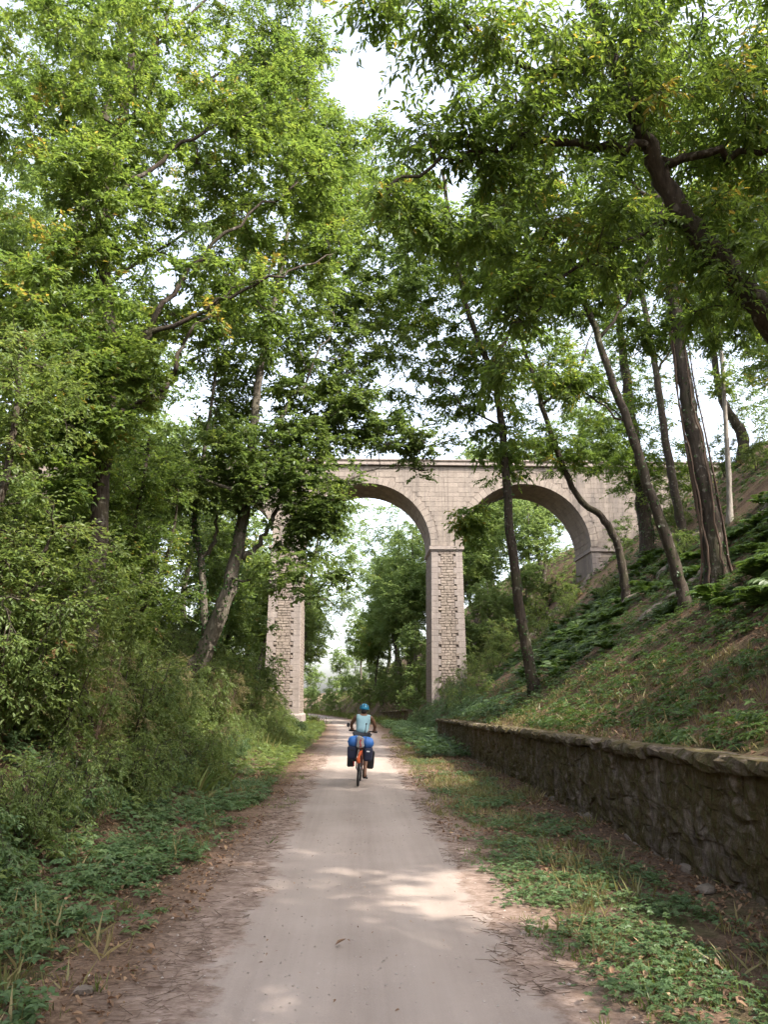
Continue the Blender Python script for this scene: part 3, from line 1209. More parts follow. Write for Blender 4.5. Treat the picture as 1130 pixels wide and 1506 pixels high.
# ---- left side
t0 = onground(-4.5, 13.0)
tree('oak_tree', 'tall oak on the left bank with dark crooked limbs sweeping over the path', [
    ([t0] + line(13, (138, 850), (150, 700), (165, 520), (150, 330, 13.4), (185, 150, 13.8), (200, 0, 14), (215, -170, 14)), 0.19, 0.05)],
    [(line(13, (152, 660), (190, 607), (238, 578), (262, 545), (272, 500), (325, 440), (400, 395, 13.6)), 0.085, 0.009),
     (line(13, (160, 560), (230, 470), (300, 375), (385, 305), (475, 240, 14)), 0.07, 0.009),
     (line(13, (165, 520), (250, 475), (340, 435), (430, 400), (505, 365, 14)), 0.06, 0.009),
     (line(13.4, (150, 330), (230, 235), (330, 185), (430, 120, 14)), 0.06, 0.009),
     (line(13, (150, 640), (90, 560), (20, 520), (-60, 480)), 0.06, 0.02),
     (line(13.8, (185, 150), (235, 60), (260, -40)), 0.05, 0.02)],
    [blob(180, 150, 13.6, 230, 250, 2.2, 120), blob(390, 210, 14, 120, 190, 1.8, 85), blob(110, 470, 12.6, 150, 130, 1.6, 55),
     blob(310, 440, 13.6, 170, 95, 1.3, 38), blob(480, 330, 14.5, 45, 120, 1.2, 22), blob(60, 640, 12, 110, 110, 1.2, 50), blob(150, 560, 12, 100, 110, 0.7, 40), blob(140, 300, 12.4, 110, 130, 0.8, 36)],
    OAK, BARK, 101, size=0.5, K=8, Lf=12, L=(0.065, 0.135), asp=0.55)

t0 = onground(-5.2, 22.0)
b0 = line(22, (297, 965))[0]
tree('oak_tree', 'forked oak with several bent stems at the left edge of the path before the viaduct', [
    ([t0] + line(22, (297, 965), (328, 890), (345, 830), (358, 760), (370, 680), (376, 600), (392, 500), (412, 410), (425, 330)), 0.28, 0.06),
    (line(22, (305, 945), (298, 880), (296, 820), (286, 780), (290, 730), (305, 640), (318, 540), (330, 450)), 0.13, 0.03)],
    [(line(22, (345, 828), (372, 812), (396, 775), (410, 735), (450, 728), (500, 715), (545, 690), (640, 690, 22.5)), 0.09, 0.02),
     (line(22, (297, 822), (318, 790), (316, 730), (312, 640), (325, 540)), 0.07, 0.009),
     (line(22, (372, 670), (400, 650), (420, 600), (450, 560), (490, 480)), 0.09, 0.02),
     (line(22, (370, 690), (440, 640), (500, 600), (580, 560)), 0.05, 0.015),
     (line(21, (348, 850), (400, 852), (450, 870), (490, 890)), 0.035, 0.012),
     (line(21, (362, 730), (270, 690), (190, 655)), 0.06, 0.02)],
    [blob(270, 715, 21, 160, 38, 1.4, 50), blob(440, 660, 22, 80, 55, 1.4, 26), blob(480, 750, 21.5, 60, 45, 1.0, 16), blob(400, 480, 23, 130, 130, 2.2, 62),
     blob(510, 480, 23.5, 75, 140, 1.8, 36), blob(610, 650, 22.5, 80, 42, 1.0, 18), blob(440, 845, 20.5, 75, 38, 0.8, 14), blob(540, 640, 22.5, 60, 40, 0.8, 10),
     blob(330, 580, 22.5, 60, 80, 1.5, 22), blob(560, 400, 23.5, 90, 150, 1.8, 50), blob(470, 600, 22.5, 90, 70, 1.4, 34), blob(420, 700, 21.5, 110, 40, 1.2, 30), blob(520, 600, 22.5, 60, 50, 1.2, 14), blob(450, 770, 21.5, 50, 60, 0.8, 18),
     blob(350, 660, 21, 90, 60, 1.4, 28)],
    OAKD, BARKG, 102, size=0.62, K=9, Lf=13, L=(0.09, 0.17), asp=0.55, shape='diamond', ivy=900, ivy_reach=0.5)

t0 = onground(-9.0, 19.0)
tree('false_acacia', 'sunlit feathery yellow-green tree rising highest behind the left oak', [
    ([t0] + line(19, (25, 800), (60, 560), (120, 330), (165, 120), (190, -60), (200, -200)), 0.26, 0.06)],
    [(line(19, (70, 520), (180, 400), (300, 330), (400, 290)), 0.07, 0.009), (line(19, (130, 290), (240, 170), (350, 90), (430, 20)), 0.07, 0.009),
     (line(19, (165, 120), (280, 20), (370, -60)), 0.05, 0.02)],
    [blob(110, 80, 19, 230, 240, 3, 120), blob(390, 90, 18.5, 120, 180, 2.4, 85), blob(470, 300, 18.5, 60, 190, 2, 50), blob(505, 250, 18.5, 35, 140, 1.5, 22), blob(300, 350, 19, 160, 130, 2.5, 55),
     blob(60, 400, 18, 130, 140, 2, 50)],
    OAK, BARK, 103, size=0.68, K=9, Lf=15, L=(0.08, 0.15), asp=0.42, droop=0.3)

# ---- lower trees filling the left bank
tree('hazel_tree', 'grey-green leafy hazel crowding the left edge of the picture', [
    ([onground(-5.0, 9.6)] + line(9.6, (-30, 900), (-10, 780), (20, 640), (30, 520)), 0.09, 0.03),
    (line(9.6, (-40, 1000), (20, 890), (60, 820), (80, 780)), 0.05, 0.012)], [],
    [blob(20, 800, 9.6, 100, 130, 0.9, 50), blob(40, 580, 9.8, 90, 140, 0.9, 44), blob(130, 880, 10, 90, 110, 0.8, 40), blob(30, 960, 9.4, 80, 70, 0.7, 30)],
    SHRUB, BARK, 120, size=0.42, K=7, Lf=10, L=(0.05, 0.085), asp=0.5)
tree('hazel_tree', 'bright bushy hazel in front of the forked oak stems', [
    ([onground(-5.6, 17)] + line(17, (180, 920), (190, 820), (210, 720), (220, 640)), 0.10, 0.03),
    (line(17, (170, 960), (230, 860), (255, 780), (262, 720)), 0.06, 0.02)], [],
    [blob(200, 860, 16.5, 90, 90, 1.2, 50), blob(190, 720, 17, 110, 100, 1.5, 60), blob(110, 820, 16, 90, 110, 1.2, 44), blob(90, 680, 16, 90, 90, 1.4, 40)],
    OAK, BARK, 121, size=0.5, K=8, Lf=11, L=(0.07, 0.11), asp=0.5)
tree('hazel_tree', 'dark dense hazel between the forked oak and the left pier', [
    ([onground(-5.6, 30)] + line(30, (335, 940), (345, 860), (350, 780)), 0.10, 0.03)], [],
    [blob(350, 930, 29, 55, 60, 1.2, 36), blob(330, 840, 30, 70, 80, 1.6, 44), blob(380, 990, 31, 40, 40, 1.0, 20), blob(270, 800, 30, 70, 90, 1.6, 36)],
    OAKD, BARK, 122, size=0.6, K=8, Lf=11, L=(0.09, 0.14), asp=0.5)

# ---- right side: the near overhanging chestnut
t0 = onground(8.6, 11.6)
tree('chestnut_tree', 'big sweet chestnut leaning in from the right edge with long drooping leaves overhead', [
    ([t0] + line(11, (1230, 600, 11.2), (1130, 470), (1060, 385, 10.8), (1000, 310, 10.6), (955, 220, 10.4), (905, 100, 10.2), (865, -10, 10), (830, -130, 10)), 0.27, 0.07)],
    [(line(10.4, (955, 220), (860, 212, 10.2), (770, 212, 10), (700, 224, 9.8), (640, 240, 9.6), (570, 285, 9.4)), 0.075, 0.018),
     (line(10.4, (965, 240), (1050, 228), (1140, 222), (1260, 190)), 0.08, 0.03),
     (line(10.2, (890, 70), (800, 110, 10), (740, 70, 9.7), (640, 15, 9.4), (560, -20, 9.2)), 0.06, 0.009),
     (line(10.6, (1005, 315), (930, 350), (870, 380), (800, 440), (770, 480)), 0.05, 0.015),
     (line(10.2, (905, 100), (980, 20), (1060, -60)), 0.07, 0.03)],
    [blob(990, 120, 10.4, 220, 170, 2.0, 74), blob(830, 110, 10, 190, 130, 1.6, 42), blob(690, 190, 9.7, 140, 75, 1.0, 22), blob(655, 55, 9.5, 100, 60, 1.0, 14),
     blob(1060, 370, 10.8, 100, 110, 1.3, 30), blob(850, 320, 10.2, 160, 90, 1.2, 26), blob(765, 440, 10, 40, 75, 0.5, 9), blob(735, 545, 10, 26, 36, 0.3, 3),
     blob(560, 8, 9.2, 50, 34, 0.5, 5), blob(1090, 200, 11.4, 110, 220, 1.6, 42), blob(620, 300, 9.6, 70, 34, 0.5, 6), blob(1240, 280, 12.2, 130, 160, 1.6, 46),  # far-right lobe added beyond the frame edge to shade the cyclist
     blob(700, 340, 10, 80, 60, 0.8, 10)],
    CHEST, BARK, 104, size=0.66, K=8, Lf=11, L=(0.07, 0.165), asp=0.34, shape='lance', droop=0.38, flat=0.55)

# tree A: straight trunk before the wall's end
tree('chestnut_tree', 'slim straight trunk just above the wall, standing before the right arch', [
    ([onground(5.7, 25)] + line(25, (772, 940), (755, 820), (744, 700), (735, 600), (715, 530), (688, 455), (668, 360), (650, 250)), 0.20, 0.06)],
    [(line(25, (718, 540), (760, 480), (800, 420), (830, 350)), 0.06, 0.02), (line(25, (738, 630), (690, 600), (640, 560)), 0.04, 0.014),
     (line(25, (746, 730), (715, 745), (690, 765)), 0.03, 0.012)],
    [blob(670, 400, 26, 110, 130, 2.4, 64), blob(692, 768, 24.5, 36, 32, 0.7, 13), blob(735, 620, 25, 45, 100, 0.9, 24), blob(610, 330, 26.5, 70, 120, 1.8, 36), blob(780, 420, 26, 70, 90, 2, 30), blob(600, 480, 26, 80, 90, 1.8, 34), blob(690, 540, 26, 80, 60, 1.5, 26), blob(560, 250, 27, 60, 100, 2, 30), blob(640, 590, 26, 80, 40, 1.2, 12)],
    CHEST, BARK, 105, size=0.6, K=8, Lf=12, L=(0.12, 0.23), asp=0.36, shape='diamond', droop=0.3, ivy=900, ivy_reach=0.8)
# tree B: S-curved
tree('chestnut_tree', 'slender trunk bent like an S in front of the right arch springing', [
    ([onground(10.9, 31)] + line(31, (918, 850), (908, 800), (885, 760), (848, 728), (815, 650), (790, 570), (770, 510), (745, 430), (730, 340)), 0.20, 0.06)],
    [(line(31, (800, 600), (850, 540), (880, 470)), 0.06, 0.02)],
    [blob(800, 540, 31, 90, 100, 2, 50), blob(860, 655, 31, 85, 50, 1.5, 36), blob(770, 660, 31, 50, 50, 1.2, 14), blob(740, 380, 31, 80, 110, 2.4, 44)],
    CHEST, BARK, 106, size=0.65, K=8, Lf=12, L=(0.12, 0.23), asp=0.36, shape='diamond', droop=0.3)
# tree C
tree('chestnut_tree', 'dark leaning trunk rooted on the fern bank, tilting left over the curved trunk', [
    ([onground(8.9, 20.6)] + line(20.6, (990, 820), (952, 712), (925, 622), (900, 560), (870, 470), (838, 408), (800, 335), (770, 240)), 0.185, 0.05)],
    [(line(20.6, (925, 625), (880, 590), (830, 560), (790, 545)), 0.035, 0.012), (line(20.6, (880, 500), (930, 430), (960, 350)), 0.05, 0.02)],
    [blob(840, 410, 20.6, 100, 80, 1.5, 44), blob(780, 280, 21, 120, 100, 1.8, 54), blob(930, 370, 21, 90, 90, 1.5, 38), blob(720, 380, 21, 60, 90, 1.5, 24), blob(840, 560, 20.6, 60, 28, 0.8, 9)],
    CHEST, BARK, 107, size=0.55, K=8, Lf=12, L=(0.12, 0.23), asp=0.34, shape='diamond', droop=0.3, ivy=350)
# tree D
tree('chestnut_tree', 'thickest dark vine-wrapped trunk on the right bank', [
    ([onground(9.8, 20.6)] + line(20.6, (1046, 770), (1022, 640), (1006, 555), (988, 420), (970, 300), (955, 180), (950, 60), (940, -80)), 0.30, 0.10)],
    [(line(20.6, (985, 400), (1040, 340), (1100, 300)), 0.08, 0.03), (line(20.6, (970, 300), (900, 250), (840, 230)), 0.07, 0.009)],
    [blob(950, 150, 21, 180, 170, 2.5, 80), blob(1080, 300, 21, 100, 120, 2, 60), blob(1060, 450, 21, 90, 70, 1.5, 34), blob(960, 480, 21, 60, 50, 1.2, 14)],
    CHEST, BARK, 108, vines=7, size=0.62, K=8, Lf=12, L=(0.12, 0.23), asp=0.34, shape='diamond', droop=0.3, ivy=700)
# E: ivy-clad behind
tree('oak_tree', 'stout ivy-clad trunk beside the viaduct abutment', [
    ([onground(14.3, 37)] + line(37, (950, 770), (938, 680), (925, 590), (915, 500), (905, 400)), 0.42, 0.16)],
    [(line(37, (932, 640), (900, 600), (860, 580)), 0.06, 0.02)],
    [blob(920, 600, 37, 90, 90, 2, 60), blob(900, 470, 37, 120, 110, 3, 66), blob(935, 700, 36.6, 50, 60, 1.2, 32), blob(985, 690, 37, 60, 50, 1.5, 26)],
    CHEST, BARK, 109, size=0.75, K=8, Lf=11, L=(0.12, 0.19), asp=0.45, shape='diamond', ivy=1500, ivy_reach=0.8)
# F
tree('oak_tree', 'crooked grey trunk between the leaning trunk and the thick one', [
    ([onground(14.6, 33.5)] + line(33.5, (1000, 760), (985, 680), (968, 570), (952, 470), (940, 395), (955, 300), (960, 200)), 0.24, 0.07)],
    [(line(33.5, (945, 430), (900, 380), (860, 350)), 0.06, 0.02), (line(33.5, (965, 550), (1000, 500), (1040, 470)), 0.06, 0.02)],
    [blob(960, 330, 33.5, 120, 110, 3, 60), blob(1040, 430, 33.5, 70, 80, 2.4, 30), blob(880, 330, 33.5, 80, 80, 2, 30)],
    OAK, BARK, 110, size=0.75, K=8, Lf=11, L=(0.12, 0.20), asp=0.5, shape='diamond', ivy=300)
# G pale thin
tree('young_tree', 'thin pale straight stem high on the right bank', [
    ([onground(14.0, 28)] + line(28, (1072, 700), (1064, 560), (1056, 430), (1050, 320)), 0.12, 0.04)], [],
    [blob(1060, 400, 28, 60, 120, 1.5, 34), blob(1075, 560, 28, 40, 30, 1, 9)],
    OAK, BARKP, 111, size=0.6, K=8, Lf=10, L=(0.10, 0.15), asp=0.5, shape='diamond')
# H upper right, leaning
tree('oak_tree', 'short trunk curving out at the top of the right bank', [
    ([onground(20.6, 39)] + line(39, (1092, 640), (1074, 610), (1055, 560), (1050, 470), (1060, 380)), 0.35, 0.10)], [],
    [blob(1070, 480, 39, 110, 110, 3, 56), blob(1110, 600, 39, 50, 50, 2, 18)],
    OAK, BARK, 112, size=0.8, K=8, Lf=11, L=(0.12, 0.18), asp=0.5, shape='diamond')


# ---- two pale trees closing the middle arch
tree('false_acacia', 'pale feathery tree leaning over the path just beyond the left pier', [
    ([onground(-5.0, 65)] + line(65, (450, 930), (458, 850), (470, 780), (480, 720)), 0.22, 0.06)], [],
    [blob(478, 790, 65, 42, 75, 2.5, 40), blob(515, 820, 66, 36, 60, 2.0, 30), blob(460, 900, 64, 26, 50, 1.6, 18), blob(505, 750, 66, 36, 36, 2.0, 18), blob(500, 890, 66, 30, 40, 1.8, 14)],
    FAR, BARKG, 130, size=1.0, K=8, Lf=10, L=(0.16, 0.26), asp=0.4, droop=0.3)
tree('false_acacia', 'light green tree with bare lower trunk right of the path beyond the middle pier', [
    ([onground(4.3, 80)] + line(80, (600, 1000), (598, 930), (590, 850), (585, 770)), 0.20, 0.06)], [],
    [blob(590, 800, 79, 42, 70, 2.5, 40), blob(555, 860, 80, 34, 44, 2.0, 24), blob(545, 790, 80, 28, 60, 2.0, 22)],
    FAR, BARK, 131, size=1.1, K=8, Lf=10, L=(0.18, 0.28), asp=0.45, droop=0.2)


# ---- woodland trees that share a few grown forms
def form(name, seed, h, rw, leafmat, bark, n, thin=False, size=0.8, L=(0.14, 0.22), shape='diamond', asp=0.6, low=0.3, Lf=10):
    rg = np.random.default_rng(seed)
    w = lambda: rg.normal(0, 0.05 * h / 3)
    tr = [(np.array([[0, 0, -0.3], [w(), w(), h * 0.2], [w(), w(), h * 0.45], [w(), w(), h * 0.7], [w(), w(), h * 0.93]]), 0.012 * h + 0.06, 0.03)]
    crown = [((0, 0, h * 0.68), (rw, rw, h * 0.3), int(n * 0.6)), ((w() * 4, w() * 4, h * (low + 0.18)), (rw * 0.85, rw * 0.85, h * 0.18), int(n * 0.4))]
    return tree(name, 'x', tr, [], crown, leafmat, bark, seed, size=size, K=8, Lf=Lf, L=L, asp=asp, shape=shape, droop=0.2)


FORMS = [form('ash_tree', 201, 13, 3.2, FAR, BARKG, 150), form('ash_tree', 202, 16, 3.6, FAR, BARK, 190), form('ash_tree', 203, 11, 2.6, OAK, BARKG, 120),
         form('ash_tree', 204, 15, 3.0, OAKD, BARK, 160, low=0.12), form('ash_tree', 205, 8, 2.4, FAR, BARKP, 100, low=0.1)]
used_form = set()


def plant(k, x, y, s, label, group, name=None):
    src = FORMS[k]
    if k in used_form:
        o = copy_tree(src)
    else:
        o = src
        used_form.add(k)
    if name:
        o.name = name
    o.location = (x, y, float(H(x, y)))
    r = np.random.default_rng(int(x * 91 + y * 17) % 9999)
    o.rotation_euler = (0, 0, r.uniform(0, 6.28))
    o.scale = (s, s, s * r.uniform(0.92, 1.08))
    tag(o, label, 'tree', group)
    return o


BEH_R = 'green tree in the sunlit wood seen through the right arch'
for k, x, y, s in ((0, 10.0, 68, 1.0), (0, 15.0, 66, 0.85), (0, 8.3, 74, 0.95), (1, 17.5, 72, 0.9), (4, 10.5, 61.5, 0.8), (2, 20.5, 66, 0.9), (0, 13, 84, 1.1), (4, 13.6, 62, 0.7), (4, 8.6, 62.5, 0.6)):
    plant(k, x, y, s, BEH_R, 'trees beyond the right arch')
for k, x, y, s in ((1, 12.2, 72, 1.2), (0, 19, 78, 1.2), (2, 11, 80, 1.4), (1, 23, 74, 1.0), (1, 16, 90, 1.3)):
    plant(k, x, y, s, BEH_R, 'trees beyond the right arch')
BEH_M = 'slender tree beside the path beyond the viaduct, seen through the middle arch'
for k, x, y, s in ((0, 3.9, 78, 0.95), (2, 2.2, 88, 0.9), (1, 4.8, 96, 1.0), (4, 5.2, 70, 0.8), (2, 2.8, 106, 0.9), (0, -6.8, 68, 1.0), (0, -8.0, 78, 1.0), (2, -7.6, 62.5, 1.0),
                   (1, -11, 90, 0.9), (4, -2.5, 122, 0.85), (4, 2.4, 128, 0.8), (4, -7.5, 132, 0.9), (4, -10.5, 112, 1.0), (1, 5.2, 76, 1.05), (2, 4.4, 86, 1.4), (0, 3.6, 100, 1.25), (0, 6.4, 90, 1.3), (2, -6.2, 72, 1.25),
                   (1, -7.0, 84, 1.1), (0, -9.0, 96, 1.2), (1, -9.4, 70, 1.1), (3, -13, 104, 1.2), (2, 0.6, 112, 1.0), (0, -5.0, 66, 0.9)):
    plant(k, x, y, s, BEH_M, 'trees beyond the middle arch')
LEFT_B = 'leafy tree filling the wood high on the left bank'
for k, x, y, s in ((3, -9.0, 29, 0.85), (1, -12.5, 24, 0.9), (0, -8.4, 38, 0.9), (3, -12, 34, 0.9), (2, -8.0, 46, 1.0), (1, -14, 44, 0.9), (3, -9.6, 50, 0.8), (0, -16, 18, 0.9), (3, -13, 13, 0.8), (2, -11, 8.5, 0.8)):
    plant(k, x, y, s, LEFT_B, 'trees on the left bank')
RIGHT_B = 'leafy tree in the wood along the top of the right bank'
for k, x, y, s in ((1, 24, 36, 0.9), (0, 22, 28, 0.9), (2, 27, 45, 0.9), (1, 28, 28, 0.9), (0, 19, 21, 0.9), (3, 17.5, 15, 0.8)):
    plant(k, x, y, s, RIGHT_B, 'trees on the right bank')
NEARB = 'tall tree on the right bank out of view beside the viewpoint, shading the path'  # out-of-frame trees added so their crowns shade the path
for k, x, y, s in ((1, 9.0, 3.6, 0.85), (0, 6.6, 0.6, 0.85), (0, 5.6, -3.2, 1.0), (1, 15.5, 3.0, 0.9), (3, 9.5, -3.5, 0.8), (1, 11.5, -10.5, 0.85), (0, 6.8, -7.0, 0.85)):
    plant(k, x, y, s, NEARB, 'trees beside the viewpoint')
for y_, x_ in ((175, -35), (185, -18), (190, 0), (180, 16), (190, 34), (200, -55), (205, 55)):
    plant(1 if x_ % 2 else 3, x_, y_, 0.7, 'hazy low tree in the far woods at the end of the cutting', 'far trees')

ORD = ['first', 'second', 'third', 'fourth', 'fifth', 'sixth', 'seventh', 'eighth', 'ninth', 'tenth', 'eleventh', 'twelfth', 'thirteenth', 'fourteenth', 'fifteenth',
       'sixteenth', 'seventeenth', 'eighteenth', 'nineteenth', 'twentieth'] + ['twenty-' + q for q in ('first', 'second', 'third', 'fourth', 'fifth', 'sixth', 'seventh', 'eighth', 'ninth')] + ['thirtieth']
LEAFY = {FAR.name: 'pale green', OAK.name: 'yellow-green', OAKD.name: 'dark green'}


def rank_labels(group, test, phrase):
    obs = sorted([o for o in COL.objects if o.get('group') == group and test(o)], key=lambda o: o.location.y)
    for i, o in enumerate(obs):
        hue = LEAFY[[c for c in o.children if c.name.startswith('crown')][0].data.materials[0].name]
        o['label'] = f'{hue} {phrase % ORD[i]}'


rank_labels('trees beyond the middle arch', lambda o: o.location.x < pc(o.location.y), 'tree left of the path beyond the viaduct, %s going away')
rank_labels('trees beyond the middle arch', lambda o: o.location.x >= pc(o.location.y), 'tree right of the path beyond the viaduct, %s going away')
rank_labels('trees beyond the right arch', lambda o: True, 'woodland tree seen through the right arch, %s going away')
rank_labels('trees on the left bank', lambda o: True, 'woodland tree high on the left bank, %s from the viewpoint')
rank_labels('trees on the right bank', lambda o: True, 'woodland tree topping the right bank, %s from the viewpoint')
rank_labels('trees beside the viewpoint', lambda o: True, 'tall shade tree out of view beside the viewpoint, %s counted from behind')
rank_labels('far trees', lambda o: True, 'low tree in the far woods past the bend, %s going away')

# ------------------------------------------------------------------ shrubs


def shrub_form(name, seed, h, w, mat, n, L=(0.05, 0.085), asp=0.55, size=0.34, shape='diamond', droop=0.1, bark=None):
    rg = np.random.default_rng(seed)
    trunks = []
    for k in range(4):
        a = k * 1.57 + rg.uniform(-0.5, 0.5)
        d = np.array([math.cos(a), math.sin(a), 0])
        trunks.append((np.array([[0, 0, -0.15], d * 0.12 * w + [0, 0, h * 0.25], d * 0.35 * w + [0, 0, h * 0.55], d * 0.5 * w + [0, 0, h * 0.85]]), 0.022, 0.008))
    crown = [((0, 0, h * 0.62), (w, w, h * 0.42), int(n * 0.55)), ((0, 0, h * 0.28), (w * 1.15, w * 1.15, h * 0.26), int(n * 0.45))]
    C = np.vstack([ellipsoid_pts(c, r, m, rg) for c, r, m in crown])
    C[:, 2] = np.maximum(C[:, 2], 0.08)
    sk, R, ntr, D = grow(trunks, [], C, rg, tip_r=0.0035, seg=0.3)
    root = thing(name, 'x', 'shrub')
    ms, ml = MB(), MB()
    P = np.array(sk.p)
    for ids in sk.poly:
        tube(ms, P[ids], np.minimum(R[ids], 0.03), 4)
    clump_leaves(ml, ms, C, size * rg.uniform(0.7, 1.25, len(C)), D, rg, 7, 10, L, asp, shape, 0.5, droop, 0.0022)
    ms.obj('stems', bark or BARK, root)
    ml.obj('foliage', mat, root)
    return root


SH = [shrub_form('shrub', 301, 1.7, 0.95, SHRUB, 60), shrub_form('shrub', 302, 2.4, 1.1, SHRUB, 80, (0.06, 0.10)), shrub_form('shrub', 303, 1.1, 0.9, HERB, 46, (0.05, 0.08)),
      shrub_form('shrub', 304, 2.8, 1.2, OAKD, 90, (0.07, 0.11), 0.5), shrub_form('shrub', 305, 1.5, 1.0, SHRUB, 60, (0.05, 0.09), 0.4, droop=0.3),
      shrub_form('broom_shrub', 306, 1.9, 0.8, DRYG, 55, (0.05, 0.09), 0.16, 0.4, bark=TWIG)]
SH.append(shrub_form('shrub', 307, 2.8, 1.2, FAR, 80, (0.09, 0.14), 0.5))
used_sh = set()


def bush(k, x, y, s, label, group, sz=1.0):
    o = copy_tree(SH[k]) if k in used_sh else SH[k]
    used_sh.add(k)
    o.location = (x, y, float(H(x, y)) - 0.03)
    r = np.random.default_rng(int(abs(x) * 913 + y * 171) % 99999)
    o.rotation_euler = (r.uniform(-0.1, 0.1), r.uniform(-0.1, 0.1), r.uniform(0, 6.28))
    o.scale = (s, s, s * sz)
    tag(o, label, 'shrub', group)


rg = np.random.default_rng(55)
LB = ['leafy shrub in the dense thicket on the left bank', 'low bramble at the foot of the left bank', 'dry straw-coloured broom among the left bank shrubs', 'tall dark shrub high in the left thicket']
y = 4.2
while y < 56:
    toe = -2.75 - 1.0 * float(sstep(12, 6, y)) - 1.4 * float(sstep(40, 50, y)) + float(pc(y)) * (y > 35)
    rows = 7 if y < 30 else 5
    for j in range(rows):
        x = toe - 0.25 - j * rg.uniform(0.85, 1.1) - rg.uniform(0, 0.35)
        yy = y + rg.uniform(-0.6, 0.6)
        if j == 0:
            k, s, lab, g = (int(rg.choice([0, 4, 2])), rg.uniform(0.42, 0.68), LB[1], 'brambles along the left bank')
        elif rg.random() < 0.12 and j < 5:
            k, s, lab, g = (5, rg.uniform(0.7, 1.0), LB[2], 'brooms on the left bank')
        elif j >= 4:
            k, s, lab, g = (int(rg.choice([1, 3, 3])), rg.uniform(0.85, 1.25), LB[3], 'tall shrubs on the left bank')
        else:
            k, s, lab, g = (int(rg.choice([0, 1, 4, 4, 0])), rg.uniform(0.65, 1.05), LB[0], 'shrubs on the left bank')
        if j > 0 and y < 8 and j < 3:
            s *= 0.8
        bush(k, x, yy, s, lab, g, rg.uniform(0.85, 1.15))
    y += 1.05 + y * 0.035

for x, y, k, s in ((-3.6, 7.2, 2, 0.8), (-4.3, 8.0, 0, 0.75), (-3.5, 8.8, 0, 0.6), (-4.6, 9.4, 4, 0.85), (-3.4, 10.2, 4, 0.6), (-4.0, 10.8, 0, 0.8), (-3.2, 11.8, 0, 0.6), (-4.4, 12.2, 1, 0.7), (-3.1, 13.2, 4, 0.6),
                   (-3.8, 13.8, 0, 0.8), (-3.0, 15.2, 0, 0.65), (-3.9, 16.0, 4, 0.8), (-5.2, 8.6, 1, 0.7), (-5.2, 10.6, 1, 0.75), (-4.7, 6.6, 0, 0.7), (-4.0, 6.0, 2, 0.7), (-5.6, 7.4, 4, 0.9)):
    bush(k, x, y, s, LB[0], 'shrubs on the left bank')
RB = 'bright green bush between the wall end and the middle pier'
for x, y, k, s in ((4.6, 33.4, 2, 0.8), (5.5, 35, 0, 0.7), (4.9, 37.5, 4, 0.7), (6.6, 38, 0, 0.9), (5.4, 41, 2, 1.0), (7.6, 42, 1, 0.9), (6.3, 45, 0, 0.9), (8.6, 47, 1, 1.0), (5.6, 48.5, 4, 0.9),
                   (7.5, 50.5, 0, 1.0), (9.5, 51.5, 1, 1.1), (4.2, 50.5, 2, 1.0), (8.9, 40, 4, 1.0), (10.5, 45, 1, 1.1), (3.9, 46, 2, 0.8), (3.6, 42, 2, 0.6), (4.0, 53, 2, 0.9)):
    bush(k, x, y, s, RB, 'bushes by the middle pier')
FB = 'bush in the greenery beside the path beyond the viaduct'
for x, y, k, s in ((4.2, 62, 3, 0.9), (5.0, 66, 1, 1.0), (6.2, 63, 3, 1.0), (3.6, 72, 1, 1.0), (2.6, 78, 3, 0.9), (4.4, 77, 3, 1.1), (1.4, 86, 1, 1.2), (3.0, 88, 3, 1.2), (0.4, 95, 3, 1.2), (2.2, 98, 3, 1.3),
                   (-3.2, 104, 3, 1.2), (-0.8, 108, 3, 1.3), (-6.5, 116, 3, 1.4), (-3.5, 118, 3, 1.4), (-5.6, 62, 3, 1.0), (-7.0, 66, 3, 1.2), (-6.6, 72, 1, 1.2), (-8.2, 76, 3, 1.3), (-9.3, 84, 3, 1.3),
                   (-10.6, 92, 3, 1.3), (-12.5, 100, 3, 1.5), (8.0, 59.5, 3, 1.1), (9.5, 63, 3, 1.2), (11.5, 60, 3, 1.1), (13, 66, 3, 1.3), (7.6, 68, 3, 1.2), (15.0, 60, 1, 1.1), (10, 70, 3, 1.4)):
    bush(6 if k == 3 else k, x, y, s, FB, 'bushes beyond the viaduct')
UB = 'leafy shrub scattered under the trees on the upper right bank'
for x, y, k, s in ((13, 30, 0, 0.7), (15.5, 36, 1, 0.8), (17, 42, 3, 0.8), (12.5, 38, 4, 0.7), (12, 44, 0, 0.8), (18, 33, 1, 0.8), (20, 40, 3, 0.9), (15, 24, 0, 0.6), (18, 27, 4, 0.8), (13.5, 49, 1, 0.9), (17.5, 50, 3, 0.9)):
    bush(k, x, y, s, UB, 'shrubs on the upper right bank')

def rank_bushes(group, test, phrase):
    for i, o in enumerate(sorted([o for o in COL.objects if o.get('group') == group and test(o)], key=lambda o: o.location.y)):
        o['label'] = phrase % ORD[i]


rank_bushes('bushes by the middle pier', lambda o: True, 'green bush between the wall end and the middle pier, %s going away')
rank_bushes('bushes beyond the viaduct', lambda o: o.location.x < pc(o.location.y), 'bush on the left beyond the viaduct, %s going away')
rank_bushes('bushes beyond the viaduct', lambda o: o.location.x >= pc(o.location.y), 'bush on the right beyond the viaduct, %s going away')
rank_bushes('shrubs on the upper right bank', lambda o: True, 'leafy shrub under the upper right bank trees, %s going away')
rank_bushes('brambles along the left bank', lambda o: True, 'low bramble at the foot of the left bank, %s from the viewpoint')
rank_bushes('brooms on the left bank', lambda o: True, 'dry straw-coloured broom on the left bank, %s from the viewpoint')

# ------------------------------------------------------------------ ferns


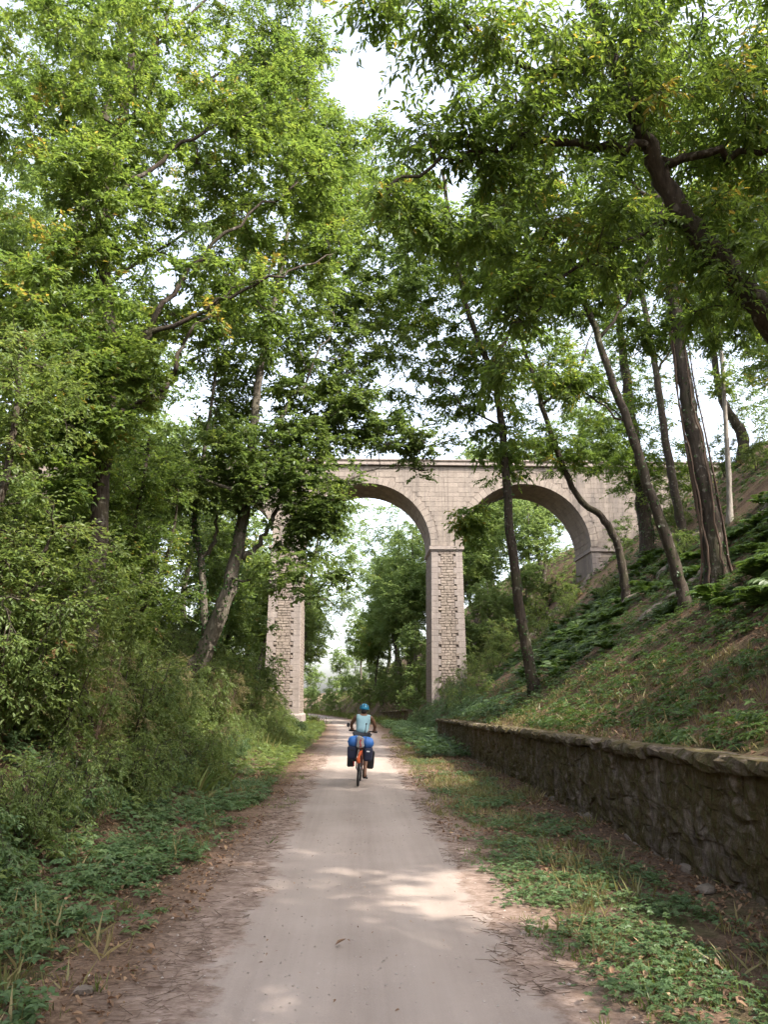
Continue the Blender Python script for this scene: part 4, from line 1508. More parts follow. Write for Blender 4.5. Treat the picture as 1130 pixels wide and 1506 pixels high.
def fern_mesh(seed):
    rg = np.random.default_rng(seed)
    ml = MB()
    for k in range(9):
        a = k * 0.7 + rg.uniform(-0.2, 0.2)
        Lr = rg.uniform(0.55, 0.9)
        out = np.array([math.cos(a), math.sin(a), 0])
        t = np.linspace(0.08, 1, 17)
        arch = rg.uniform(0.35, 0.7)
        P = out * (t[:, None] * Lr * 0.85) + np.array([0, 0, 1.0]) * ((t * (1.35 - t) * 1.6 * arch * Lr)[:, None])
        T = norm(np.gradient(P, axis=0))
        side = np.cross(out, [0, 0, 1.0])
        tube(ml, P, 0.004, 3, tint=0.6)
        for s in (-1, 1):
            ln = Lr * 0.34 * np.sin(np.clip(1 - t, 0.02, 1) * 2.1).clip(0.08) * rg.uniform(0.85, 1.1, len(t))
            d = s * side + T * 0.45 + rg.normal(0, 0.08, (len(t), 3)) + np.array([0, 0, -0.15])
            nn = np.cross(T, side * 1.0)
            nn = nn * np.sign(nn[:, 2:3] + 1e-6)
            leaves(ml, P, d, nn, ln, np.maximum(ln * 0.30, 0.02), 'lance', 0.05, 0.2, np.clip(rg.normal(0.5, 0.2, len(t)), 0, 1))
    return ml.mesh('fern', FERN)


FM = [fern_mesh(s) for s in (1, 2, 3, 4)]
rg = np.random.default_rng(77)
placed = 0
for _ in range(4000):
    if placed >= 260:
        break
    yy = 7 + rg.random() ** 1.25 * 36
    x = rg.uniform(4.6, 14.5)
    if vnoise(x, yy, 2.6, 12) + 0.25 * (x > 6.2) < 0.02:
        continue
    if x < 5.6 and yy < 30 and rg.random() < 0.75:
        continue
    o = link('fern', FM[placed % 4])
    o.location = (x, yy, float(H(x, yy)) - 0.02)
    s = rg.uniform(0.7, 1.25) * (1.1 if yy < 18 and x > 5.5 else 1.0)
    o.scale = (s, s, s * rg.uniform(0.7, 1.1))
    o.rotation_euler = (0, rg.uniform(-0.45, -0.15), rg.uniform(-0.6, 0.6)) if rg.random() < 0.5 else (0, 0, rg.uniform(0, 6.28))
    tag(o, 'green fern among the ferns covering the shaded bank above the mossy wall', 'fern', 'ferns on the right bank')
    placed += 1

# ------------------------------------------------------------------ ground cover (nobody could count it)


def scatter(n, x0, x1, y0, y1, rg, keep, power=1.4):
    x = rg.uniform(x0, x1, n)
    y = y0 + (y1 - y0) * rg.random(n) ** power
    m = keep(x, y)
    return x[m], y[m]


def herbs(name, label, x, y, mat, rg, hgt=(0.04, 0.16), L=(0.025, 0.05), asp=0.55, stalks=4, fingers=5, cat='plants'):
    n = len(x)
    ml = MB()
    base = np.stack([x, y, H(x, y)], -1)
    az = rg.uniform(0, 2 * np.pi, (n, stalks))
    r = rg.uniform(0.02, 0.11, (n, stalks))
    hh = rg.uniform(hgt[0], hgt[1], (n, 1)) * rg.uniform(0.5, 1.1, (n, stalks))
    top = base[:, None] + np.stack([np.cos(az) * r, np.sin(az) * r, hh], -1)
    T = top.reshape(-1, 3)
    N = len(T)
    # stalks
    b = np.repeat(base, stalks, 0)
    d = norm(T - b)
    leaves(ml, b, d, np.tile([1.0, 0.2, 0], (N, 1)), np.linalg.norm(T - b, axis=1), 0.005, 'blade', 0, 0, 0.4)
    e = 0.25
    sl = np.stack([-(H(x + e, y) - H(x - e, y)) / (2 * e), -(H(x, y + e) - H(x, y - e)) / (2 * e), np.ones(n)], -1)
    nor = norm(np.repeat(norm(np.clip(sl, -1.5, 1.5)), stalks, 0) * 1.1 + rg.normal(0, 0.34, (N, 3)) + 0.25 * norm(T - b))
    a0 = rg.uniform(0, 2 * np.pi, N)
    tint = np.clip(np.repeat(rg.normal(0.45, 0.22, n), stalks) + rg.normal(0, 0.1, N), 0, 0.96)
    for k in range(fingers):
        a = a0 + k * (2 * np.pi / fingers) * 0.88
        dd = np.stack([np.cos(a), np.sin(a), rg.normal(-0.05, 0.15, N)], -1)
        dd = dd - nor * np.sum(dd * nor, 1, keepdims=True) * 0.8
        ln = rg.uniform(L[0], L[1], N)
        leaves(ml, T, dd, nor, ln, ln * asp, 'diamond', 0.12, 0.15, tint)
    return tag(ml.obj(name, mat), label, cat, kind='stuff')


def grass(name, label, x, y, mat, rg, blades=9, h=(0.08, 0.25), w=0.006, spread=0.06):
    n = len(x)
    ml = MB()
    N = n * blades
    px = np.repeat(x, blades) + rg.normal(0, spread, N)
    pyy = np.repeat(y, blades) + rg.normal(0, spread, N)
    base = np.stack([px, pyy, H(px, pyy) - 0.01], -1)
    d = np.stack([rg.normal(0, 0.45, N), rg.normal(0, 0.45, N), np.ones(N)], -1)
    ln = np.repeat(rg.uniform(h[0], h[1], n), blades) * rg.uniform(0.5, 1.1, N)
    side = norm(np.stack([rg.normal(0, 1, N), rg.normal(0, 1, N), np.zeros(N)], -1))
    leaves(ml, base, d, side, ln, w, 'diamond', 0.0, 0.35, np.clip(np.repeat(rg.normal(0.4, 0.25, n), blades) + rg.normal(0, 0.12, N), 0, 1))
    return tag(ml.obj(name, mat), label, 'grass', kind='stuff')


def litter(name, label, x, y, rg, L=(0.05, 0.11), lift=0.012):
    n = len(x)
    ml = MB()
    e = 0.05
    hx = (H(x + e, y) - H(x - e, y)) / (2 * e)
    hy = (H(x, y + e) - H(x, y - e)) / (2 * e)
    nor = norm(np.stack([-hx, -hy, np.ones(n)], -1) + rg.normal(0, 0.22, (n, 3)))
    d = rvec(rg, n)
    d = norm(d - nor * np.sum(d * nor, 1, keepdims=True))
    base = np.stack([x, y, H(x, y) + lift + rg.uniform(0, 0.02, n)], -1)
    ln = rg.uniform(L[0], L[1], n)
    for q in range(3):
        k = np.arange(q, n, 3)
        leaves(ml, base[k], d[k], nor[k], ln[k] * (0.75, 1.0, 0.55)[q], (ln * rg.uniform(0.25, 0.7, n))[k], ('oak', 'lance', 'diamond')[q], (0.45, 0.2, 0.6)[q], (-0.5, 0.3, -0.1)[q],
               np.clip(rg.normal(0.36, 0.28, len(k)), 0, 1))
    return tag(ml.obj(name, DRYL), label, 'leaves', kind='stuff')


def sticks(name, label, x, y, rg, L=(0.04, 0.16), r=0.0025, zoff=0.02):
    n = len(x)
    a = rg.uniform(0, 2 * np.pi, n)
    ln = rg.uniform(L[0], L[1], n)
    d = np.stack([np.cos(a), np.sin(a), rg.normal(0, 0.08, n)], -1)
    b = np.stack([x, y, H(x, y) + zoff], -1)
    m = MB()
    u = norm(np.cross(d, [0, 0, 1.0]))
    V = np.zeros((n, 6, 3))
    for q in range(3):
        t = q * 2 * np.pi / 3
        o = r * (math.cos(t) * u + math.sin(t) * np.array([0, 0, 1.0]))
        V[:, q] = b + o
        V[:, q + 3] = b + d * ln[:, None] + o * 0.6
    off = (np.arange(n) * 6)[:, None, None]
    f = (np.array([[0, 1, 4, 3], [1, 2, 5, 4], [2, 0, 3, 5]])[None] + off).reshape(-1, 4)
    m.add(V.reshape(-1, 3), f)
    return tag(m.obj(name, TWIG), label, 'twigs', kind='stuff')


rg = np.random.default_rng(99)
# right verge: soft cinquefoil leaves between the shoulder and the wall
vx = lambda x, y: 1.55 + 0.45 * vnoise(x * 0 + 5, y, 1.3, 20) + 0.5 * sstep(6, 3, y)
k1 = lambda x, y: (x > vx(x, y) + np.random.default_rng(3).normal(0, 0.12, len(x))) & (x < 2.95 + 0.5 * vnoise(x * 0, y, 1.5, 21)) & (vnoise(x, y, 0.55, 22) + 0.6 * vnoise(x, y, 1.6, 23) + np.random.default_rng(1).normal(0, 0.16, len(x)) > -0.22 + 0.02 * y)
x, y = scatter(8600, 1.2, 3.35, 2.6, 24, rg, k1, 1.45)
herbs('ground_cover', 'soft green cinquefoil leaves carpeting the verge below the mossy wall', x, y, HERB, rg, (0.02, 0.11), (0.018, 0.042), 0.55, 4, 5)
# plants round the wall's end and the pier
k2 = lambda x, y: (x > 1.8 + 0.5 * vnoise(0 * x, y, 2, 24)) & (vnoise(x, y, 1.1, 25) > -0.15)
x, y = scatter(3800, 1.5, 5.2, 24, 56, rg, k2, 1.0)
herbs('ground_cover', 'bright nettle-like greenery around the wall end and the pier foot', x, y, HERB, rg, (0.12, 0.45), (0.07, 0.15), 0.55, 3, 4)
# left verge
k3 = lambda x, y: (x < -1.75 - 0.5 * vnoise(x * 0, y, 1.3, 26) - 0.3 * sstep(5, 3, y)) & (vnoise(x, y, 0.6, 27) + 0.7 * vnoise(x, y, 1.8, 28) + np.random.default_rng(2).normal(0, 0.2, len(x)) > -0.02)
x, y = scatter(8600, -4.8, -1.4, 3.0, 20, rg, k3, 1.4)
herbs('ground_cover', 'dark creeping bramble leaves over the litter left of the path', x, y, HERB, rg, (0.04, 0.18), (0.035, 0.07), 0.6, 4, 4)
x, y = scatter(2600, -4.2, -1.7, 18, 56, rg, lambda x, y: (x < -1.7 + pc(y) - 0.3 * vnoise(x, y, 1, 29)) & (vnoise(x, y, 1.1, 30) > -0.2), 1.0)
herbs('ground_cover', 'weeds fringing the left edge of the path towards the viaduct', x, y, SHRUB, rg, (0.1, 0.4), (0.06, 0.12), 0.5, 3, 4)
# left bank undergrowth between the shrubs
x, y = scatter(1800, -9, -2.9, 5, 40, rg, lambda x, y: vnoise(x, y, 1.2, 31) > -0.25, 1.3)
herbs('undergrowth', 'tangled leafy undergrowth between the shrubs of the left bank', x, y, SHRUB, rg, (0.1, 0.5), (0.05, 0.10), 0.5, 4, 4)
# right bank undergrowth
x, y = scatter(7600, 3.8, 14, 5.5, 42, rg, lambda x, y: vnoise(x, y, 1.4, 32) + 0.16 * (x > 5.2) > -0.12, 1.35)
herbs('undergrowth', 'low leafy herbs between the ferns of the right bank', x, y, FERN, rg, (0.05, 0.26), (0.05, 0.12), 0.5, 4, 4)
# grasses
x, y = scatter(1300, 3.5, 6.5, 6, 34, rg, lambda x, y: (vnoise(x, y, 1.2, 33) > -0.05 - 0.01 * y), 1.0)
grass('grass', 'thin dry grass on the ledge behind the wall coping', x, y, DRYG, rg, 9, (0.08, 0.25))
x, y = scatter(1500, 1.2, 2.6, 12, 40, rg, lambda x, y: (x > 1.25 + 0.4 * vnoise(x * 0, y, 1.7, 34)) & (vnoise(x, y, 0.8, 35) > -0.1), 1.0)
grass('grass', 'short yellowing grass on the right shoulder of the path', x, y, DRYG, rg, 10, (0.04, 0.16))
x, y = scatter(900, 1.2, 2.4, 2.5, 14, rg, lambda x, y: (vnoise(x, y, 0.5, 36) > 0.16), 1.2)
grass('grass', 'small grass tufts sprouting from the right shoulder', x, y, GRASS, rg, 8, (0.04, 0.12), 0.006, 0.03)
x, y = scatter(900, 1.6, 3.3, 2.6, 20, rg, lambda x, y: vnoise(x, y, 0.7, 51) > 0.02, 1.3)
grass('grass', 'loose grass and seed stems mixed into the right verge', x, y, DRYG, rg, 7, (0.08, 0.24), 0.005, 0.06)
x, y = scatter(900, -4.6, -1.7, 2.8, 18, rg, lambda x, y: vnoise(x, y, 0.7, 52) > 0.02, 1.3)
grass('grass', 'loose grass and seed stems mixed into the left verge', x, y, DRYG, rg, 7, (0.08, 0.28), 0.005, 0.06)
x, y = scatter(700, -2.2, -1.0, 3, 30, rg, lambda x, y: (vnoise(x, y, 0.5, 37) > 0.2), 1.2)
grass('grass', 'small grass tufts along the left shoulder', x, y, GRASS, rg, 8, (0.04, 0.13), 0.006, 0.03)
x, y = scatter(2600, -6.5, -2.6, 14, 40, rg, lambda x, y: (vnoise(x, y, 2.0, 38) > 0.0), 1.0)
grass('grass', 'long sunlit grass hanging down the left bank before the pier', x, y, GRASS, rg, 12, (0.25, 0.6), 0.009, 0.12)
x, y = scatter(3200, -16, 6, 58, 130, rg, lambda x, y: np.abs(x - pc(y)) > 1.7, 1.0)
grass('grass', 'bright verge grass beyond the viaduct', x, y, GRASS, rg, 10, (0.25, 0.6), 0.03, 0.25)
x, y = scatter(1200, 3.5, 24, 57, 100, rg, lambda x, y: x > 4.6 + pc(y) * 0.8, 1.0)
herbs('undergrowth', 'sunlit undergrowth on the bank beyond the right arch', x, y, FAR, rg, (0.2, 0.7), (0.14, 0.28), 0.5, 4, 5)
x, y = scatter(1000, -20, -3, 57, 120, rg, lambda x, y: x < pc(y) - 2.4, 1.0)
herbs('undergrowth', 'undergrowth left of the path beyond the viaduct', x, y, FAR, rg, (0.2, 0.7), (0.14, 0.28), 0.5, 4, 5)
x, y = scatter(1700, 12, 26, 20, 54, rg, lambda x, y: vnoise(x, y, 2.5, 47) > -0.1, 1.0)
herbs('undergrowth', 'sparse herbs high on the right bank', x, y, FERN, rg, (0.1, 0.4), (0.10, 0.18), 0.5, 4, 5)
# dead leaves and twigs
x, y = scatter(12000, -4.8, -1.3, 2.2, 20, rg, lambda x, y: vnoise(x, y, 0.9, 40) + 0.3 * (x < -1.9) > -0.02, 1.4)
litter('dead_leaves', 'brown fallen leaves on the left verge', x, y, rg, (0.025, 0.075))
x, y = scatter(10000, 1.15, 3.42, 2.2, 30, rg, lambda x, y: vnoise(x, y, 0.8, 41) + 0.5 * (x > 2.75) + 0.05 * (x > 2) > 0.05, 1.4)
litter('dead_leaves', 'brown fallen leaves along the wall foot and right shoulder', x, y, rg, (0.03, 0.085))
x, y = scatter(12000, 3.7, 13, 5, 40, rg, lambda x, y: vnoise(x, y, 1.3, 42) - 0.03 * (x - 3.7) > -0.25, 1.2)
litter('dead_leaves', 'dry leaves drifted on the right bank', x, y, rg, (0.05, 0.13))
x, y = scatter(3500, -10, -3, 5, 40, rg, lambda x, y: vnoise(x, y, 1.3, 43) > -0.1, 1.2)
litter('dead_leaves', 'dead leaves lying under the left bank shrubs', x, y, rg, (0.05, 0.12))
x, y = scatter(5200, 0.95, 1.9, 2.4, 26, rg, lambda x, y: vnoise(x, y, 0.5, 44) > -0.1, 1.6)
sticks('twig_litter', 'fine brown twigs and catkins strewn on the right shoulder', x, y, rg)
x, y = scatter(5200, -1.9, -0.85, 2.4, 26, rg, lambda x, y: vnoise(x, y, 0.5, 45) > -0.1, 1.6)
sticks('twig_litter', 'fine brown twigs and catkins strewn on the left shoulder', x, y, rg)
x, y = scatter(160, -0.9, 0.9, 2.4, 14, rg, lambda x, y: x == x, 1.3)
litter('leaf_specks', 'scattered leaf bits on the gravel of the path', x, y, rg, (0.012, 0.03), 0.022)

# ------------------------------------------------------------------ rocks and small things


rg = np.random.default_rng(5)


def stone_row(label, a, b, n, s=(0.22, 0.42)):
    """half-buried stones of an old drain edge running up the bank"""
    base = onground(a[0], a[1], 0)
    root = thing('stone_edging', label, 'edging', base)
    for k in range(n):
        t = (k + rg.uniform(-0.2, 0.2)) / max(n - 1, 1)
        x, y = a[0] + (b[0] - a[0]) * t, a[1] + (b[1] - a[1]) * t
        o = link('stone', RK[k % 4], root)
        q = rg.uniform(*s)
        o.location = (x - base[0], y - base[1], float(H(x, y)) - base[2] + 0.02)
        o.scale = (q * 1.3, q * rg.uniform(0.8, 1.3), q * 0.55)
        o.rotation_euler = (rg.uniform(-0.2, 0.2), -0.65 + rg.uniform(-0.2, 0.2), rg.uniform(-0.5, 0.5))


stone_row('pale stone edging climbing the bank below the thick vine-wrapped trunk', (8.7, 23.5), (11.6, 23.8), 11)
stone_row('pale stone edging rising behind the S-bent trunk', (9.6, 30.6), (14.6, 31.4), 14)
stone_row('pale stone edging at the top of the bank by the right edge', (13.4, 24.8), (18.6, 25.4), 14, (0.25, 0.5))
stone_row('stony strip climbing the bank beneath the right arch abutment', (11.0, 52.2), (17.4, 52.8), 16, (0.3, 0.6))

for x, y, s, lab in ((1.42, 4.35, 0.055, 'pale fist-sized stone on the right shoulder nearest the viewpoint'), (1.68, 3.75, 0.06, 'flat whitish stone half under the verge leaves at lower right'),
                     (2.35, 5.6, 0.05, 'small grey stone lying in the litter by the verge plants'), (-1.62, 5.2, 0.06, 'buff stone at the left shoulder edge'),
                     (-2.3, 4.4, 0.07, 'rounded stone among the leaves of the left verge'), (3.12, 7.4, 0.09, 'loose block fallen at the wall foot'), (1.25, 6.3, 0.03, 'little pebble on the bare right shoulder')):
    o = link('stone', RK[int(s * 1000) % 4])
    o.location = (x, y, float(H(x, y)) + s * 0.25 + 0.01)
    o.scale = (s, s * 1.2, s * 0.6)
    o.rotation_euler = (0, 0, x * 7)
    tag(o, lab, 'stone')
ml = MB()
leaves(ml, np.array([[0, 0, 0.004]]), np.array([[1.0, 0.3, 0]]), np.array([[0.0, 0.1, 1]]), 0.085, 0.045, 'lance', 0.5, -0.4, 0.3)
o = ml.obj('fallen_leaf', DRYL)
o.location = (-0.14, 6.0, float(H(-0.14, 6.0)) + 0.03)
tag(o, 'single curled brown leaf lying on the middle of the gravel path', 'leaf')

# ------------------------------------------------------------------ cyclist, bicycle, luggage
ORANGE = plain('orange_paint', (0.42, 0.06, 0.02), 0.35, 0.1)
BLACK = plain('black_rubber', (0.018, 0.018, 0.019), 0.8, 0.2)
STEEL = plain('dull_steel', (0.32, 0.32, 0.33), 0.35, 0.2, metal=0.8)
NAVY = plain('navy_pannier_cloth', (0.022, 0.026, 0.055), 0.75, 0.3, 40, bstr=0.4)
BLACKC = plain('black_pannier_cloth', (0.014, 0.014, 0.016), 0.7, 0.3, 40, bstr=0.4)
BLUE = plain('blue_tarpaulin', (0.045, 0.17, 0.50), 0.5, 0.3, 14, bstr=0.5)
GREY = plain('grey_beige_cloth', (0.36, 0.32, 0.29), 0.8, 0.3, 25, bstr=0.4)
RED = plain('red_strap', (0.50, 0.035, 0.03), 0.6, 0.2)
ORCLOTH = plain('orange_cloth', (0.60, 0.11, 0.03), 0.7, 0.25, 30)
SKIN = plain('brown_skin', (0.17, 0.085, 0.05), 0.55, 0.15, 20)
SHIRT = plain('pale_mint_jersey', (0.27, 0.42, 0.46), 0.85, 0.3, 9, bstr=0.6)
SHORTS = plain('dark_shorts', (0.02, 0.022, 0.03), 0.8, 0.2)
HELM = plain('teal_helmet', (0.03, 0.20, 0.32), 0.35, 0.1)
HAIR = plain('dark_hair', (0.015, 0.011, 0.009), 0.7, 0.3)
WHITE = plain('reflector_white', (0.7, 0.7, 0.7), 0.4, 0.1)
BX, BYY = 0.055, 17.05
BZ = float(H(BX, BYY)) + 0.018
BROT = (0.0, rad(4.0), rad(-2.5))


def rider_thing(name, label, cat):
    o = thing(name, label, cat, (BX, BYY, BZ))
    o.rotation_euler = BROT
    return o


def ring_x(mb, c, R, r, n=40, s=8):
    a = np.linspace(0, 2 * np.pi, n, endpoint=False)
    b = np.linspace(0, 2 * np.pi, s, endpoint=False)
    A, B = np.meshgrid(a, b, indexing='ij')
    V = np.stack([c[0] + r * np.sin(B), c[1] + (R + r * np.cos(B)) * np.cos(A), c[2] + (R + r * np.cos(B)) * np.sin(A)], -1)
    ii = np.arange(n * s).reshape(n, s)
    q = np.stack([ii, np.roll(ii, -1, 1), np.roll(np.roll(ii, -1, 0), -1, 1), np.roll(ii, -1, 0)], -1).reshape(-1, 4)
    mb.add(V.reshape(-1, 3), q)


def rod(mb, a, b, r, s=8, r2=None):
    tube(mb, np.array([a, b], float), [r, r if r2 is None else r2], s)


bike = rider_thing('bicycle', 'orange touring bicycle carrying the cyclist and the luggage', 'bicycle')
for yw in (-0.52, 0.56):
    m = MB()
    ring_x(m, (0, yw, 0.345), 0.305, 0.011)
    for k in range(18):
        a = k * 2 * math.pi / 18
        rod(m, ((-1) ** k * 0.025, yw, 0.345), (0, yw + 0.3 * math.cos(a), 0.345 + 0.3 * math.sin(a)), 0.0014, 3)
    wh = m.obj('wheel', STEEL, bike)
    m = MB()
    ring_x(m, (0, yw, 0.345), 0.325, 0.024, 48, 10)
    m.obj('tyre', BLACK, wh, smooth=True)
    m = MB()
    rod(m, (-0.05, yw, 0.345), (0.05, yw, 0.345), 0.022, 10)
    m.obj('hub', STEEL, wh)
m = MB()
BBp, SEAT, HT, HBm = (0, -0.07, 0.29), (0, -0.22, 0.84), (0, 0.36, 0.87), (0, 0.39, 0.72)
for a, b, r in ((BBp, SEAT, 0.016), (SEAT, HT, 0.015), (BBp, HBm, 0.019), (HT, HBm, 0.02)):
    rod(m, a, b, r)
for sx in (-1, 1):
    rod(m, (sx * 0.03, -0.07, 0.29), (sx * 0.065, -0.52, 0.345), 0.009)
    rod(m, (sx * 0.015, -0.21, 0.80), (sx * 0.065, -0.52, 0.345), 0.008)
    rod(m, (sx * 0.05, 0.40, 0.71), (sx * 0.055, 0.56, 0.345), 0.012)
rod(m, (-0.055, 0.40, 0.715), (0.055, 0.40, 0.715), 0.014)
m.obj('frame', ORANGE, bike, smooth=True)
m = MB()
rod(m, (0, 0.355, 0.88), (0, 0.34, 1.0), 0.014)
rod(m, (0, 0.34, 1.0), (0, 0.42, 1.03), 0.014)
bar = catmull([(-0.30, 0.33, 1.04), (-0.18, 0.38, 1.045), (0, 0.42, 1.03), (0.18, 0.38, 1.045), (0.30, 0.33, 1.04)], 5)
tube(m, bar, 0.012, 8)
hb = m.obj('handlebar', BLACK, bike, smooth=True)
for sx in (-1, 1):
    m = MB()
    rod(m, (sx * 0.19, 0.375, 1.045), (sx * 0.305, 0.33, 1.04), 0.017)
    m.obj('grip', BLACK, hb, smooth=True)
m = MB()
rod(m, (-0.29, 0.33, 1.05), (-0.33, 0.30, 1.13), 0.005, 5)
m.add(np.array([(-0.33 + 0.035 * math.cos(a), 0.298, 1.15 + 0.045 * math.sin(a)) for a in np.linspace(0, 6.283, 12, endpoint=False)] +
               [(-0.33 + 0.03 * math.cos(a), 0.315, 1.15 + 0.04 * math.sin(a)) for a in np.linspace(0, 6.283, 12, endpoint=False)]),
      [np.arange(12)[None], np.stack([np.arange(12), np.arange(12) + 12, np.roll(np.arange(12) + 12, -1), np.roll(np.arange(12), -1)], -1)])
m.obj('mirror', BLACK, bike)
m = MB()
rod(m, (0, -0.22, 0.83), (0, -0.235, 0.90), 0.014)
V = []
prof = [(-0.40, 0.075), (-0.36, 0.085), (-0.30, 0.07), (-0.22, 0.035), (-0.14, 0.022), (-0.11, 0.012)]
for yy, hw in prof:
    V += [(-hw, yy, 0.90), (hw, yy, 0.90), (hw * 0.8, yy, 0.935), (-hw * 0.8, yy, 0.935)]
ii = np.arange(len(V)).reshape(-1, 4)
m.add(V, [np.stack([ii[:-1], np.roll(ii[:-1], -1, 1), np.roll(ii[1:], -1, 1), ii[1:]], -1).reshape(-1, 4), ii[0][::-1][None], ii[-1][None]])
m.obj('saddle', BLACK, bike, smooth=True)
m = MB()
for sx in (-1, 1):
    rod(m, (sx * 0.055, -0.82, 0.73), (sx * 0.055, -0.30, 0.73), 0.006, 6)
    rod(m, (sx * 0.065, -0.53, 0.35), (sx * 0.065, -0.50, 0.73), 0.006, 6)
    rod(m, (sx * 0.065, -0.53, 0.35), (sx * 0.06, -0.76, 0.73), 0.006, 6)
    rod(m, (sx * 0.06, 0.56, 0.35), (sx * 0.10, 0.62, 0.60), 0.006, 6)
for yy in (-0.82, -0.56, -0.30):
    rod(m, (-0.055, yy, 0.73), (0.055, yy, 0.73), 0.006, 6)
m.obj('rack', BLACK, bike)
m = MB()
rod(m, (-0.07, -0.07, 0.29), (0.07, -0.07, 0.29), 0.022)
for sx, zz, yy in ((1, 0.13, -0.10), (-1, 0.45, -0.04)):
    rod(m, (sx * 0.07, -0.07, 0.29), (sx * 0.075, yy, zz), 0.011)
m.obj('crank', STEEL, bike)
for sx, zz, yy in ((1, 0.13, -0.10), (-1, 0.45, -0.04)):
    m = MB()
    box(m, sx * 0.13 - 0.05, sx * 0.13 + 0.05, yy - 0.045, yy + 0.045, zz - 0.012, zz + 0.012)
    m.obj('pedal', BLACK, bike)
m = MB()
a = np.linspace(rad(25), rad(185), 16)
V = []
for t in a:
    for hw, rr in ((-0.026, 0.362), (0.026, 0.362), (0.022, 0.372), (-0.022, 0.372)):
        V.append((hw, -0.52 - rr * math.cos(t - rad(25)) if False else -0.52 + rr * math.cos(t), 0.345 + rr * math.sin(t)))
ii = np.arange(len(V)).reshape(-1, 4)
m.add(V, [np.stack([ii[:-1], np.roll(ii[:-1], -1, 1), np.roll(ii[1:], -1, 1), ii[1:]], -1).reshape(-1, 4), ii[0][::-1][None], ii[-1][None]])
m.obj('mudguard', BLACK, bike, smooth=True)


def soft_box(name, c, s, mat, parent, bev=0.05, lump=0.012, seed=0, taper=0.0):
    rg = np.random.default_rng(seed)
    bm = bmesh.new()
    bmesh.ops.create_cube(bm, size=1.0)
    for v in bm.verts:
        k = 1 - taper * (0.5 - v.co.z)
        v.co = Vector((v.co.x * s[0] * k, v.co.y * s[1] * k, v.co.z * s[2]))
    bmesh.ops.bevel(bm, geom=bm.edges[:], offset=bev, segments=3, profile=0.6, affect='EDGES')
    bmesh.ops.subdivide_edges(bm, edges=[e for e in bm.edges if e.calc_length() > 0.08], cuts=2, use_grid_fill=True)
    for v in bm.verts:
        n_ = float(vnoise(v.co.x * 9 + v.co.y * 4 + seed, v.co.z * 9 + seed, 1.0, seed))
        v.co += v.co.normalized() * n_ * lump * 2
    me = bpy.data.meshes.new(name)
    bm.to_mesh(me)
    bm.free()
    me.polygons.foreach_set('use_smooth', np.ones(len(me.polygons), bool))
    me.materials.append(mat)
    o = link(name, me, parent)
    o.location = c
    return o


def bag(name, label, c, s, mat, seed, strap=None, cat='bag'):
    t = rider_thing(name, label, cat)
    soft_box('body', c, s, mat, t, min(s) * 0.3, 0.012, seed, 0.12)
    if strap:
        m = MB()
        sx = math.copysign(1, c[0])
        xi = c[0] - sx * (s[0] / 2 - 0.03)
        tube(m, np.array([(xi + sx * 0.02, c[1] - s[1] / 2 - 0.008, c[2] + s[2] * 0.42), (xi, c[1] - s[1] / 2 - 0.014, c[2]), (xi - sx * 0.025, c[1] - s[1] / 2 - 0.006, c[2] - s[2] * 0.42)]), 0.012, 6)
        m.obj('strap', strap, t)
    m = MB()
    box(m, c[0] - 0.03, c[0] + 0.03, c[1] - s[1] / 2 - 0.012, c[1] - s[1] / 2 + 0.01, c[2] + s[2] * 0.18, c[2] + s[2] * 0.26)
    m.obj('buckle', WHITE if seed == 2 else BLACK, t)
    m = MB()
    tube(m, catmull([(c[0], c[1] - 0.07, c[2] + s[2] / 2 - 0.02), (c[0], c[1] - 0.03, c[2] + s[2] / 2 + 0.035), (c[0], c[1] + 0.03, c[2] + s[2] / 2 + 0.035), (c[0], c[1] + 0.07, c[2] + s[2] / 2 - 0.02)], 4), 0.006, 5)
    m.obj('handle', BLACK, t)
    return t


bag('pannier_bag', 'navy rear pannier on the left of the bicycle', (-0.165, -0.56, 0.645), (0.19, 0.30, 0.26), NAVY, 1)
bag('pannier_bag', 'navy rear pannier with a pale patch on the right of the bicycle', (0.165, -0.56, 0.635), (0.19, 0.30, 0.28), NAVY, 2)
bag('pannier_bag', 'black low front pannier with red strap, left side', (-0.225, 0.58, 0.455), (0.17, 0.24, 0.37), BLACKC, 3, RED)
bag('pannier_bag', 'black low front pannier with red strap, right side', (0.195, 0.58, 0.455), (0.17, 0.24, 0.37), BLACKC, 4, RED)
# blue duffel lying across the rack
t = rider_thing('duffel_bag', 'bright blue duffel bag strapped across the rear rack', 'bag')
n, s_ = 22, 18
V = []
for i in range(n):
    u = -1 + 2 * i / (n - 1)
    r = 0.122 * (max(1 - abs(u) ** 5, 0.0)) ** 0.5 * (1 - 0.16 * math.exp(-(u / 0.22) ** 2))
    for k in range(s_):
        a = 2 * math.pi * k / s_
        w = 1 + 0.10 * float(vnoise(u * 4, k * 0.9 if k < s_ / 2 else (s_ - k) * 0.9, 1.0, 2))
        V.append((u * 0.272, -0.60 + r * w * 1.05 * math.cos(a), 0.865 - 0.012 * u * u + r * w * 0.98 * math.sin(a)))
ii = np.arange(n * s_).reshape(n, s_)
m = MB()
m.add(V, np.stack([ii[:-1], np.roll(ii[:-1], -1, 1), np.roll(ii[1:], -1, 1), ii[1:]], -1).reshape(-1, 4))
m.obj('body', BLUE, t, smooth=True)
for xx in (-0.10, 0.10):
    m = MB()
    a = np.linspace(0, 2 * np.pi, 20)
    tube(m, np.stack([np.full(20, xx), -0.60 + 0.130 * np.cos(a), 0.863 + 0.125 * np.sin(a)], -1), 0.006, 5)
    m.obj('strap', BLACK, t)
t = rider_thing('cloth_bundle', 'crumpled grey cloth bundle tied behind the blue duffel with a red cord', 'bundle')
